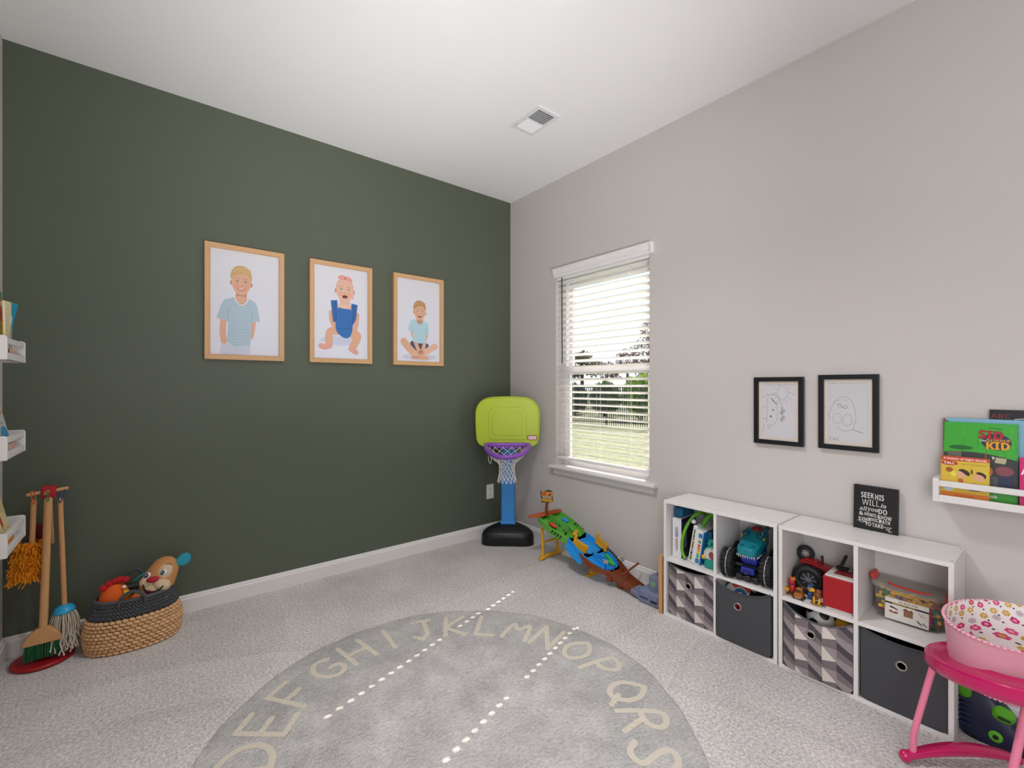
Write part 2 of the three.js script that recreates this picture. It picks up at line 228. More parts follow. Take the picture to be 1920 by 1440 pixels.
function tree(label, x, z, h, crowns, leaf, n, size, trunkColor = 0x4a3b2e) {
  const t = thing('tree', label, 'tree', [x, -0.62, z], 0, 'trees beyond the fence');
  const br = [rod([0, 0, 0], [0, h * 0.6, 0], 0.16, 8, 0.09)];
  for (const c of crowns) br.push(rod([0, h * rr(0.3, 0.5), 0], [c[0], c[1], c[2]], 0.06, 6, 0.02));
  for (const c of crowns) for (let i = 0; i < 7; i++) { const d = inBall(c[3]); br.push(rod([c[0], c[1], c[2]], [c[0] + d[0], c[1] + Math.abs(d[1]), c[2] + d[2]], 0.022, 4, 0.006)); }
  part('trunk', merge(br), M(trunkColor, 0.9), t);
  stuff(part('foliage', leafCluster(n, (k) => { const c = crowns[k % crowns.length], d = inBall(c[3]); return [c[0] + d[0], c[1] + d[1] * 0.8, c[2] + d[2]]; }, size), leafMat(leaf), t));
}
tree('sparse reddish brown tree beyond the fence, tallest seen through the blind', 27, -17, 8, [[0, 6.0, 0.3, 1.2], [-1.2, 5.0, 1.6, 1.3], [1, 4.6, -1.2, 1.4], [0.3, 3.6, 0.6, 1.7], [0, 3, 2.4, 1.5]], 0x6a5648, 1500, 0.14);
tree('brown tree with thin crown standing next to the tallest one', 29, -20.5, 6, [[0, 4.0, 0, 1.2], [0.9, 3.2, 1.3, 1.3], [-0.8, 3.1, -1.4, 1.2]], 0x6e5444, 1500, 0.14);
tree('small olive green tree behind the near end of the fence', 21, -18.3, 5.5, [[0, 3.7, 0, 0.7], [0.5, 3.0, 0.6, 0.8], [-0.4, 2.8, -0.6, 0.8]], 0x66663c, 1500, 0.15);
function shrub(label, x, z, w, h, c, n) { const s = thing('hedge_shrub', label, 'shrub', [x, -0.62, z], 0, 'shrubs behind the fence');
  part('stem', merge([-0.3, 0, 0.3].map((o) => rod([0, 0, o * 0.3], [o * 0.4, h * 0.6, o * w], 0.04, 6, 0.015))), M(0x4a3b2e, 0.9), s);
  stuff(part('foliage', leafCluster(n, () => { const d = inBall(1); return [d[0] * w * 0.6, h * 0.52 + d[1] * h * 0.5, d[2] * w]; }, 0.15), leafMat(c), s)); }
shrub('bright green leafy shrub rising above the fence, the freshest green', 18.2, -11.6, 1.3, 2.45, 0x96b04e, 3200);
shrub('dull green shrub beyond the fence, beside the bright green one', 18.6, -14.3, 1.2, 2.1, 0x74805a, 3600);
shrub('dark olive shrub beyond the fence below the small olive tree', 18.6, -16.8, 1.15, 2.0, 0x56624a, 3600);
shrub('yellow green shrub beyond the fence, last of the hedge towards the house', 19.5, -8.6, 1.6, 2.3, 0x7f9344, 3200);
// ---------------------------------------------------------------- ceiling lamp, out of view, placed to light the floor; ceiling vent
{
  const c = [-1.43, CH, 1.75], t = thing('unseen_ceiling_lamp', 'unseen round flush ceiling lamp with frosted white dome', 'lamp', c);
  part('unseen_lamp_base', lathe([[0, 0], [0.17, 0], [0.175, -0.012], [0.165, -0.03], [0, -0.03]], 48), M(0xd8d8d8, 0.35), t);
  const dome = lathe([[0.0, -0.115], [0.05, -0.112], [0.1, -0.1], [0.135, -0.08], [0.155, -0.055], [0.158, -0.031], [0.1, -0.0305], [0, -0.0305]], 48);
  part('unseen_lamp_shade', dome, new THREE.MeshStandardMaterial({ color: 0xffffff, roughness: 0.4, emissive: 0xfafaff, emissiveIntensity: 1.2 }), t);
  const l = new THREE.SpotLight(0xf5f6fb, UNSEEN_LAMP_LEVEL, 0, 1.2, 1, 2); l.position.set(c[0], c[1] - 0.12, c[2]); l.target.position.set(c[0], 0, c[2]); l.castShadow = true; l.shadow.radius = 7; scene.add(l, l.target);
}
// behind the view: two floor uplighters added as fill for the ceiling and far corner
[[[-1.2, 0.16, 4.0], [-2.6, CH, 0.5], 0.48, 'added fill uplighter out of view nearer the window wall, tipped towards the ceiling'], [[-2.25, 0.16, 4.18], [-0.7, CH, 0.2], 0.44, 'added fill uplighter out of view nearer the added window, tipped towards the ceiling']].forEach(([c, to, angle, label], i) => {
  const t = thing('added_floor_uplighter', label, 'lamp', [c[0], 0, c[2]]);
  const aim = V(to[0] - c[0], to[1] - c[1], to[2] - c[2]).normalize(), q = new THREE.Quaternion().setFromUnitVectors(V(0, 1, 0), aim);
  part('unseen_lamp_base', lathe([[0, 0], [0.11, 0], [0.11, 0.01], [0.1, 0.016], [0, 0.018]], 40), plasticBlack, t);
  const can = part('unseen_lamp_shade', lathe([[0, -0.13], [0.07, -0.13], [0.078, -0.12], [0.085, 0.0], [0.081, 0.0], [0.074, -0.115], [0, -0.12]], 40), plasticBlack, t, [0, c[1], 0]); can.quaternion.copy(q);
  for (const x of [-0.088, 0.088]) part('yoke_arm', rod([x, 0.012, 0], [x, 0.14, 0], 0.006, 8), plasticBlack, t);
  const lens = part('added_bulb', lathe([[0, -0.012], [0.078, -0.012], [0.078, -0.006], [0, -0.006]], 40), new THREE.MeshStandardMaterial({ color: 0xffffff, roughness: 0.4, emissive: 0xfafaff, emissiveIntensity: 2 }), t, [0, c[1], 0]); lens.quaternion.copy(q);
  const l = new THREE.SpotLight(0xf5f6fb, FILL_UPLIGHT_LEVELS[i], 0, angle, 1, 2); l.position.set(...c).addScaledVector(aim, 0.02); l.target.position.copy(l.position).add(aim); l.castShadow = true; l.shadow.radius = 7; scene.add(l, l.target);
});
{
  const x0 = -0.708, x1 = -0.539, z0 = 0.88, z1 = 1.129, y = CH, t = thing('ceiling_vent', 'white metal two way air vent set in the ceiling', 'vent', [0, 0, 0]);
  const m = M(0xe6e6e6, 0.4), dark = M(0x85878b, 0.8);
  const s = rrShape(x1 - x0, z1 - z0, 0.003, new THREE.Shape(), x0, z0), h = new THREE.Path(); rrShape(x1 - x0 - 0.05, z1 - z0 - 0.05, 0.002, h, x0 + 0.025, z0 + 0.025); s.holes.push(h);
  part('vent_frame', T(extrude(s, 0.006, 0.002), 0, y, 0, Math.PI / 2), m, t);
  part('vent_shade_sheet', bx(x0 + 0.02, x1 - 0.02, y - 0.0015, y - 0.0004, z0 + 0.02, z1 - 0.02), dark, t);  // flat grey sheet, its colour stands in for the shade of the duct
  const zm = (z0 + z1) / 2, n = 7;
  for (let i = 0; i < 2 * n; i++) { const z = z0 + 0.03 + (i + 0.5) * (z1 - z0 - 0.06) / (2 * n), a = z > zm ? -0.5 : 0.6; part('vent_blade', box(x1 - x0 - 0.05, 0.0011, z > zm ? 0.009 : 0.0145, 0, 0, 0, 0), m, t, [(x0 + x1) / 2, y - 0.0068, z], [-a, 0, 0]); }
  part('vent_divider', bx(x0 + 0.025, x1 - 0.025, y - 0.009, y - 0.001, zm - 0.003, zm + 0.003, 0.001), m, t);
  part('vent_divider', bx((x0 + x1) / 2 + 0.03, (x0 + x1) / 2 + 0.032, y - 0.008, y - 0.002, zm, z1 - 0.025), dark, t);
  for (const z of [z0 + 0.012, z1 - 0.012]) part('screw', ball((x0 + x1) / 2, y - 0.006, z, 0.003, 0.0015, 0.003, 10), M(0x9a9a9a, 0.4), t);
}
{
  const t = thing('wall_outlet', 'white two socket outlet low on the green wall beside the basketball stand', 'outlet', [-0.213, 0.346, 0]);
  const w = M(0xe9e6e2, 0.35);
  part('cover_plate', box(0.07, 0.115, 0.006, 0, 0, 0.003, 0.0025, 3), w, t);
  for (const y of [0.02, -0.02]) { const r = part('socket', T(cyl(0.0165, 0.0165, 0.003, 0, 0, 0, 24), 0, y, 0.0068, Math.PI / 2), w, t); part('slot', merge([box(0.002, 0.008, 0.001, -0.006, y + 0.003, 0.0086, 0), box(0.002, 0.006, 0.001, 0.006, y + 0.003, 0.0086, 0), box(0.004, 0.004, 0.001, 0, y - 0.008, 0.0086, 0)]), M(0x333333, 0.6), r); }
}
// ---------------------------------------------------------------- the three oak frames on the green wall
function rail(len, w, d, lip) { // one mitred side of a frame, lying along x, outer edge at y = 0, inner edge at y = w, back at z = 0
  const s = new THREE.Shape(); s.moveTo(-len / 2, 0); s.lineTo(len / 2, 0); s.lineTo(len / 2 - w, w); s.lineTo(-len / 2 + w, w); s.lineTo(-len / 2, 0);
  return extrude(s, d, lip, 2);
}
function frame(t, w, h, rw, d, m, name = 'frame_rail') { // four sides round the origin of t, back at z = 0
  const a = rail(w, rw, d, 0.0015), b = rail(h, rw, d, 0.0015);
  for (const g of [a, b]) { const uv = g.attributes.uv, p = g.attributes.position; for (let i = 0; i < p.count; i++) uv.setXY(i, (p.getY(i) + p.getZ(i) * 0.7) * 9, p.getX(i) * 1.2); }
  part(name, a, m, t, [0, -h / 2, 0]); part(name, a, m, t, [0, h / 2, 0], [0, 0, Math.PI]);
  part(name, b, m, t, [w / 2, 0, 0], [0, 0, Math.PI / 2]); part(name, b, m, t, [-w / 2, 0, 0], [0, 0, -Math.PI / 2]);
}
const skin = '#dba98c', skinDark = '#c48f72';
function paper(g, w, h) { const r = g.createLinearGradient(0, 0, 0, h); r.addColorStop(0, '#d9d9dd'); r.addColorStop(1, '#dcdde8'); g.fillStyle = r; g.fillRect(0, 0, w, h); g.lineCap = g.lineJoin = 'round'; }
function face(g, x, y, rx, ry, o) { // a smiling or laughing child's face
  blob(g, x - rx * 1.0, y + ry * 0.08, rx * 0.14, ry * 0.2, skinDark); blob(g, x + rx * 1.0, y + ry * 0.1, rx * 0.14, ry * 0.2, skinDark);
  smooth(g, [[x - rx, y - ry * 0.5], [x - rx * 0.6, y - ry * 1.05], [x + rx * 0.6, y - ry * 1.05], [x + rx, y - ry * 0.5], [x + rx * 0.96, y + ry * 0.35], [x + rx * 0.5, y + ry * 0.98], [x, y + ry * 1.08], [x - rx * 0.5, y + ry * 0.98], [x - rx * 0.96, y + ry * 0.35]], o.skin ?? skin);
  blob(g, x - rx * 0.5, y + ry * 0.34, rx * 0.26, ry * 0.18, 'rgba(226,140,118,.35)'); blob(g, x + rx * 0.5, y + ry * 0.34, rx * 0.26, ry * 0.18, 'rgba(226,140,118,.35)');
  for (const s of [-1, 1]) { blob(g, x + s * rx * 0.42, y - ry * 0.06, rx * 0.17, ry * (o.squint ? 0.05 : 0.075), '#f3eeea'); blob(g, x + s * rx * 0.42, y - ry * 0.055, rx * 0.085, ry * 0.06, '#55483f'); smooth(g, [[x + s * rx * 0.22, y - ry * 0.1], [x + s * rx * 0.42, y - ry * 0.17], [x + s * rx * 0.62, y - ry * 0.09]], null, '#8a6650', rx * 0.05, false); smooth(g, [[x + s * rx * 0.2, y - ry * 0.3], [x + s * rx * 0.42, y - ry * 0.37], [x + s * rx * 0.66, y - ry * 0.28]], null, '#b98d63', rx * 0.06, false); }
  smooth(g, [[x - rx * 0.13, y + ry * 0.24], [x, y + ry * 0.3], [x + rx * 0.13, y + ry * 0.24]], null, skinDark, rx * 0.07, false);
  if (o.open) { smooth(g, [[x - rx * 0.34, y + ry * 0.46], [x, y + ry * 0.42], [x + rx * 0.34, y + ry * 0.46], [x + rx * 0.2, y + ry * 0.74], [x - rx * 0.2, y + ry * 0.74]], '#5a2a2a'); blob(g, x, y + ry * 0.68, rx * 0.17, ry * 0.07, '#c9706a'); if (o.teeth) blob(g, x, y + ry * 0.47, rx * 0.24, ry * 0.04, '#f4f0ea'); }
  else { smooth(g, [[x - rx * 0.48, y + ry * 0.42], [x, y + ry * 0.56], [x + rx * 0.48, y + ry * 0.42], [x + rx * 0.26, y + ry * 0.68], [x - rx * 0.26, y + ry * 0.68]], '#b4605c'); smooth(g, [[x - rx * 0.38, y + ry * 0.47], [x, y + ry * 0.56], [x + rx * 0.38, y + ry * 0.47], [x + rx * 0.2, y + ry * 0.6], [x - rx * 0.2, y + ry * 0.6]], '#f6f1ec'); }
}
function hair(g, x, y, rx, ry, c, c2) { smooth(g, [[x - rx * 1.06, y + ry * 0.05], [x - rx * 1.1, y - ry * 0.6], [x - rx * 0.6, y - ry * 1.25], [x + rx * 0.3, y - ry * 1.32], [x + rx * 0.95, y - ry * 0.95], [x + rx * 1.1, y - ry * 0.3], [x + rx * 1.02, y + ry * 0.1], [x + rx * 0.9, y - ry * 0.35], [x + rx * 0.5, y - ry * 0.62], [x - rx * 0.4, y - ry * 0.55], [x - rx * 0.88, y - ry * 0.3]], c);
  g.lineCap = 'round'; for (let i = 0; i < 22; i++) { const a = -0.9 + i * 0.085; smooth(g, [[x + rx * a, y - ry * (0.72 - 0.05 * Math.sin(i * 2))], [x + rx * (a + 0.12), y - ry * (1.02 - 0.06 * Math.cos(i))], [x + rx * (a * 0.8 + 0.3), y - ry * (1.15 - 0.25 * a * a)]], null, i % 2 ? c2 : c, rx * 0.045, false); } }
const limb = (g, pts, w, c) => { g.lineCap = 'round'; smooth(g, pts, null, c, w, false); };
function boyStanding(g, w, h) {
  paper(g, w, h); const X = (n) => n * w, Y = (n) => n * h;
  smooth(g, [[X(0.13), Y(1.02)], [X(0.14), Y(0.88)], [X(0.35), Y(0.84)], [X(0.57), Y(0.87)], [X(0.56), Y(1.02)]], '#c9cbdb'); smooth(g, [[X(0.36), Y(0.94)], [X(0.37), Y(1.0)], [X(0.37), Y(1.02)]], null, '#b4b6c8', 3, false);
  limb(g, [[X(0.185), Y(0.66)], [X(0.17), Y(0.78)], [X(0.19), Y(0.87)]], X(0.088), skin); limb(g, [[X(0.615), Y(0.66)], [X(0.605), Y(0.75)], [X(0.575), Y(0.82)]], X(0.06), skin);
  limb(g, [[X(0.435), Y(0.36)], [X(0.435), Y(0.47)]], X(0.155), skinDark);
  const shirt = [[X(0.33), Y(0.445)], [X(0.2), Y(0.475)], [X(0.15), Y(0.53)], [X(0.09), Y(0.655)], [X(0.23), Y(0.675)], [X(0.25), Y(0.69)], [X(0.23), Y(0.865)], [X(0.32), Y(0.915)], [X(0.56), Y(0.9)], [X(0.575), Y(0.83)], [X(0.585), Y(0.68)], [X(0.6), Y(0.67)], [X(0.705), Y(0.665)], [X(0.67), Y(0.52)], [X(0.63), Y(0.475)], [X(0.54), Y(0.445)], [X(0.435), Y(0.52)]];
  path(g, shirt, '#94aebf'); g.save(); g.beginPath(); shirt.forEach(([x, y], i) => i ? g.lineTo(x, y) : g.moveTo(x, y)); g.clip();
  g.strokeStyle = '#d3dde3'; g.lineWidth = 4.2; for (let y = Y(0.43); y < Y(0.93); y += 12) { g.beginPath(); g.moveTo(0, y - 4); g.quadraticCurveTo(X(0.4), y + 8, X(0.8), y - 4); g.stroke(); }
  g.strokeStyle = 'rgba(90,115,135,.45)'; g.lineWidth = 3; path(g, [[X(0.245), Y(0.56)], [X(0.25), Y(0.69)]], null, 'rgba(90,115,135,.5)', 3); path(g, [[X(0.585), Y(0.57)], [X(0.585), Y(0.69)]], null, 'rgba(90,115,135,.4)', 3); g.restore();
  smooth(g, [[X(0.335), Y(0.44)], [X(0.37), Y(0.495)], [X(0.435), Y(0.52)], [X(0.5), Y(0.5)], [X(0.54), Y(0.445)]], null, '#dfd6d4', 9, false);
  smooth(g, [[X(0.345), Y(0.43)], [X(0.38), Y(0.485)], [X(0.435), Y(0.505)], [X(0.49), Y(0.485)], [X(0.525), Y(0.43)]], skin);
  face(g, X(0.435), Y(0.3), X(0.142), Y(0.113), { squint: 1 }); hair(g, X(0.435), Y(0.28), X(0.142), Y(0.11), '#c9a46c', '#dfc08a');
}
function babySitting(g, w, h) {
  paper(g, w, h); const X = (n) => n * w, Y = (n) => n * h; blob(g, X(0.48), Y(0.8), X(0.36), Y(0.05), 'rgba(170,180,215,.4)');
  limb(g, [[X(0.4), Y(0.7)], [X(0.27), Y(0.68)], [X(0.27), Y(0.83)]], X(0.14), skin); limb(g, [[X(0.28), Y(0.86)], [X(0.19), Y(0.88)], [X(0.13), Y(0.865)]], X(0.1), '#dda495');
  limb(g, [[X(0.64), Y(0.71)], [X(0.85), Y(0.7)], [X(0.71), Y(0.86)]], X(0.145), skin); limb(g, [[X(0.67), Y(0.885)], [X(0.74), Y(0.91)], [X(0.77), Y(0.92)]], X(0.095), '#dda495');
  limb(g, [[X(0.56), Y(0.33)], [X(0.56), Y(0.45)]], X(0.19), '#dcb49e'); path(g, [[X(0.43), Y(0.4)], [X(0.68), Y(0.4)], [X(0.68), Y(0.47)], [X(0.42), Y(0.46)]], '#e2bda8');
  limb(g, [[X(0.31), Y(0.5)], [X(0.31), Y(0.58)], [X(0.36), Y(0.64)]], X(0.085), skin); limb(g, [[X(0.79), Y(0.5)], [X(0.78), Y(0.62)], [X(0.72), Y(0.7)]], X(0.085), skin); limb(g, [[X(0.73), Y(0.69)], [X(0.71), Y(0.74)]], X(0.1), skin);
  smooth(g, [[X(0.4), Y(0.43)], [X(0.55), Y(0.45)], [X(0.69), Y(0.44)], [X(0.72), Y(0.58)], [X(0.69), Y(0.72)], [X(0.62), Y(0.775)], [X(0.5), Y(0.76)], [X(0.38), Y(0.69)], [X(0.39), Y(0.57)]], '#2f6cb0');
  path(g, [[X(0.3), Y(0.37)], [X(0.42), Y(0.36)], [X(0.43), Y(0.5)], [X(0.4), Y(0.6)], [X(0.34), Y(0.6)]], '#2a5d9c'); path(g, [[X(0.68), Y(0.38)], [X(0.8), Y(0.39)], [X(0.77), Y(0.55)], [X(0.7), Y(0.63)], [X(0.67), Y(0.5)]], '#2a5d9c');
  for (let i = 0; i < 9; i++) { path(g, [[X(0.31 + i * 0.004), Y(0.39 + i * 0.023)], [X(0.37), Y(0.395 + i * 0.023)]], null, '#6c97c8', 2.5); path(g, [[X(0.74), Y(0.4 + i * 0.023)], [X(0.79 - i * 0.004), Y(0.395 + i * 0.023)]], null, '#6c97c8', 2.5); }
  path(g, [[X(0.41), Y(0.37)], [X(0.425), Y(0.52)]], null, '#5a8ac4', 4); path(g, [[X(0.69), Y(0.38)], [X(0.685), Y(0.53)]], null, '#5a8ac4', 4); smooth(g, [[X(0.42), Y(0.66)], [X(0.55), Y(0.68)], [X(0.68), Y(0.65)]], null, '#24548f', 4, false);
  face(g, X(0.56), Y(0.245), X(0.165), Y(0.125), { open: 1, skin: '#e2b49c' });
  limb(g, [[X(0.4), Y(0.22)], [X(0.45), Y(0.14)], [X(0.56), Y(0.115)], [X(0.68), Y(0.15)], [X(0.73), Y(0.25)], [X(0.7), Y(0.33)]], 11, '#dfa9a4'); blob(g, X(0.5), Y(0.105), X(0.075), Y(0.024), '#e39a95', -0.2); blob(g, X(0.63), Y(0.115), X(0.075), Y(0.024), '#e39a95', 0.4); blob(g, X(0.565), Y(0.115), X(0.025), Y(0.016), '#c97f7c');
}
function boyCrossLegged(g, w, h) {
  paper(g, w, h); const X = (n) => n * w, Y = (n) => n * h; blob(g, X(0.52), Y(0.94), X(0.4), Y(0.04), 'rgba(175,182,205,.45)');
  smooth(g, [[X(0.28), Y(0.74)], [X(0.52), Y(0.76)], [X(0.76), Y(0.77)], [X(0.68), Y(0.86)], [X(0.5), Y(0.88)], [X(0.34), Y(0.85)]], '#4a4e66');
  limb(g, [[X(0.16), Y(0.76)], [X(0.3), Y(0.86)], [X(0.5), Y(0.93)], [X(0.6), Y(0.93)]], X(0.15), skin); limb(g, [[X(0.88), Y(0.8)], [X(0.74), Y(0.85)], [X(0.56), Y(0.9)], [X(0.42), Y(0.93)]], X(0.13), '#e0b49a');
  blob(g, X(0.62), Y(0.945), X(0.12), Y(0.025), '#d9a68c', 0.1); blob(g, X(0.42), Y(0.945), X(0.1), Y(0.02), '#d09a80', -0.1);
  limb(g, [[X(0.34), Y(0.62)], [X(0.4), Y(0.74)], [X(0.5), Y(0.86)]], X(0.08), skin); limb(g, [[X(0.68), Y(0.64)], [X(0.64), Y(0.76)], [X(0.58), Y(0.87)]], X(0.08), skin); blob(g, X(0.54), Y(0.885), X(0.07), Y(0.03), skinDark); path(g, [[X(0.53), Y(0.88)], [X(0.57), Y(0.865)]], null, '#50302a', 5);
  limb(g, [[X(0.52), Y(0.46)], [X(0.52), Y(0.52)]], X(0.14), skinDark);
  path(g, [[X(0.4), Y(0.485)], [X(0.3), Y(0.51)], [X(0.25), Y(0.62)], [X(0.37), Y(0.645)], [X(0.35), Y(0.75)], [X(0.5), Y(0.775)], [X(0.68), Y(0.765)], [X(0.66), Y(0.66)], [X(0.74), Y(0.655)], [X(0.72), Y(0.53)], [X(0.62), Y(0.495)], [X(0.52), Y(0.545)]], '#aecdd8');
  smooth(g, [[X(0.41), Y(0.485)], [X(0.46), Y(0.53)], [X(0.52), Y(0.545)], [X(0.58), Y(0.53)], [X(0.62), Y(0.49)]], null, '#8fb0bd', 5, false); path(g, [[X(0.36), Y(0.57)], [X(0.37), Y(0.645)]], null, '#8fb0bd', 4); path(g, [[X(0.655), Y(0.58)], [X(0.66), Y(0.66)]], null, '#8fb0bd', 4);
  face(g, X(0.52), Y(0.39), X(0.135), Y(0.095), { open: 1, teeth: 1 }); hair(g, X(0.52), Y(0.375), X(0.135), Y(0.098), '#b08a5e', '#cfa878');
}
[[-1.9245, boyStanding, 'oak framed photo of a smiling standing boy in a striped shirt'], [-1.391, babySitting, 'oak framed photo of a seated baby in a blue romper and pink headband'], [-0.848, boyCrossLegged, 'oak framed photo of a laughing boy sitting cross legged']].forEach(([x, draw, label], i) => {
  const w = 0.391, h = 0.634, t = thing('framed_photo', label, 'picture frame', [x, 1.658, 0.0005], 0, 'oak framed photographs on the green wall');
  frame(t, w, h, 0.027, 0.026, oak);
  part('backing_board', box(w - 0.02, h - 0.02, 0.004, 0, 0, 0.003, 0), M(0x6b5a48, 0.9), t);
  part('photo_print', new THREE.PlaneGeometry(w - 0.05, h - 0.05).translate(0, 0, 0.012), printed(480, 820, draw, 0.5), t);
});
// ---------------------------------------------------------------- the two black frames with children's drawings
function drawingOne(g, w, h) { g.fillStyle = '#cfccce'; g.fillRect(0, 0, w, h); g.lineCap = 'round'; const X = (n) => n * w, Y = (n) => n * h, S = (p, lw = 2, c = '#6a686c') => smooth(g, p.map(([a, b]) => [X(a), Y(b)]), null, c, lw, false);
  S([[0, 0.3], [0.1, 0.25], [0.18, 0.24], [0.2, 0.4], [0.2, 0.6], [0.19, 0.72]]); S([[0.2, 0.23], [0.35, 0.21], [0.5, 0.26], [0.58, 0.4], [0.58, 0.55]]); S([[0.44, 0.33], [0.48, 0.45], [0.48, 0.58], [0.43, 0.72], [0.3, 0.76]]); S([[0, 0.48], [0.08, 0.44], [0.18, 0.43]]); S([[0.02, 0.6], [0.08, 0.64], [0.19, 0.65]]);
  S([[0.2, 0.19], [0.18, 0.24], [0.3, 0.22], [0.45, 0.2]]); S([[0.22, 0.76], [0.26, 0.74], [0.28, 0.79], [0.22, 0.82], [0.21, 0.77]]); S([[0.12, 0.74], [0.1, 0.85], [0.07, 0.88]]);
  for (let i = 0; i < 9; i++) S([[0.3 + i * 0.015, 0.27 + i * 0.012], [0.36 + i * 0.012, 0.33 + i * 0.008]], 3, '#2c2b2e'); for (let i = 0; i < 14; i++) S([[0.56 + 0.03 * Math.sin(i), 0.45 + i * 0.018], [0.64 - 0.03 * Math.cos(i), 0.44 + i * 0.018]], 3, '#3a393c');
  blob(g, X(0.36), Y(0.49), 6, 7, '#333'); blob(g, X(0.3), Y(0.6), 7, 8, '#333'); blob(g, X(0.04), Y(0.46), 6, 5, '#444');
  blob(g, X(0.6), Y(0.19), X(0.13), Y(0.12), null, 0, '#7a787c', 2); for (let i = 0; i < 12; i++) { const a = i * 0.524; S([[0.6 + 0.16 * Math.cos(a), 0.19 + 0.145 * Math.sin(a)], [0.6 + 0.24 * Math.cos(a), 0.19 + 0.2 * Math.sin(a)]]); }
  for (const [x, y] of [[0.93, 0.6], [0.94, 0.84], [0.93, 0.97], [0.86, 0.2]]) S([[x, y], [x + 0.03, y + 0.02]], 3); }
function drawingTwo(g, w, h) { g.fillStyle = '#cbcacb'; g.fillRect(0, 0, w, h); g.lineCap = 'round'; const X = (n) => n * w, Y = (n) => n * h, S = (p, lw = 2, c = '#77757a') => smooth(g, p.map(([a, b]) => [X(a), Y(b)]), null, c, lw, false);
  S([[0, 0.7], [0.08, 0.55], [0.16, 0.4], [0.25, 0.3], [0.4, 0.25], [0.55, 0.29], [0.64, 0.42], [0.68, 0.58], [0.62, 0.74]]); S([[0.2, 0.34], [0.35, 0.3], [0.5, 0.32]], 2, '#9a989c'); blob(g, X(0.27), Y(0.6), X(0.09), Y(0.08), null, 0, '#807e82', 2); blob(g, X(0.49), Y(0.62), X(0.095), Y(0.09), null, 0.1, '#6a686c', 2);
  S([[0.3, 0.42], [0.26, 0.38], [0.34, 0.37], [0.37, 0.43], [0.45, 0.45], [0.5, 0.42], [0.44, 0.39], [0.39, 0.43]], 3, '#666'); S([[0.25, 0.74], [0.4, 0.8], [0.55, 0.78], [0.62, 0.74]]); S([[0.6, 0.76], [0.72, 0.79], [0.8, 0.8]], 3, '#555'); S([[0.02, 0.52], [0.06, 0.48], [0.08, 0.56], [0.12, 0.6]]); S([[0, 0.55], [0.1, 0.57]]);
  S([[0.08, 0.03], [0.12, 0.05], [0.16, 0.03], [0.2, 0.06], [0.25, 0.02], [0.3, 0.04], [0.35, 0.03]], 3); S([[0.1, 0.9], [0.12, 0.95]], 3); S([[0.12, 0.9], [0.18, 0.91]], 2); S([[0.18, 0.91], [0.2, 0.96], [0.24, 0.91]], 3); S([[0.3, 0.9], [0.26, 0.94], [0.31, 0.94], [0.29, 1]], 3); S([[0.93, 0.55], [0.96, 0.65]], 2); S([[0.1, 0.24], [0.2, 0.25]], 2, '#a5a3a7'); }
[[2.0615, 1.076, 0.217, 0.323, drawingOne, 'black framed pencil drawing with a sun, the smaller one nearer the window'], [2.337, 1.0815, 0.215, 0.326, drawingTwo, 'black framed pencil drawing of a rounded face, above the lettered plaque']].forEach(([z, y, w, h, draw, label]) => {
  const t = thing('framed_drawing', label, 'picture frame', [-0.0005, y, z], -Math.PI / 2, 'black framed drawings on the window wall');
  frame(t, w, h, 0.0205, 0.02, plasticBlack);
  const iw = w - 0.036, ih = h - 0.036, s = rrShape(iw, ih, 0), hole = new THREE.Path(); rrShape(iw * 0.8, ih * 0.88, 0, hole); s.holes.push(hole);
  part('mount', extrude(s, 0.0022, 0.0006).translate(0, 0, 0.0078), M(0xd9cdbf, 0.8), t);
  part('drawing_paper', new THREE.PlaneGeometry(iw - 0.01, ih - 0.01).translate(0, 0, 0.0075), printed(320, 500, draw, 0.8), t);
  part('backing_board', box(w - 0.012, h - 0.012, 0.004, 0, 0, 0.004, 0), M(0x2a2624, 0.9), t);
});
// ---------------------------------------------------------------- book ledges: local x along the wall, z out of the wall, y up from the underside
function ledge(label, pos, turn, len, group) {
  const t = thing('book_ledge', label, 'shelf', pos, turn, group), D = 0.112, H = 0.086, e = 0.017;
  const end = new THREE.Shape(); end.moveTo(0.002, 0); end.lineTo(D - 0.004, 0); end.quadraticCurveTo(D, 0, D, 0.004); end.lineTo(D, H - 0.012); end.quadraticCurveTo(D, H, D - 0.012, H); end.lineTo(0.002, H); end.lineTo(0.002, 0);
  for (const x of [0, len - e]) part('end_panel', T(extrude(end, e, 0.002), x + e, 0, 0, 0, -Math.PI / 2), shelfWhite, t);
  part('bottom_board', bx(e - 0.001, len - e + 0.001, 0.001, 0.017, 0.002, D - 0.002, 0.002), shelfWhite, t);
  part('back_board', bx(e - 0.001, len - e + 0.001, 0.016, 0.06, 0.001, 0.013, 0.002), shelfWhite, t);
  part('front_rail', bx(e - 0.001, len - e + 0.001, 0.058, 0.079, D - 0.0165, D - 0.0015, 0.003), shelfWhite, t);
  part('bottom_lip', bx(e - 0.001, len - e + 0.001, 0.001, 0.027, D - 0.0135, D - 0.001, 0.003), shelfWhite, t);
  return t;
}
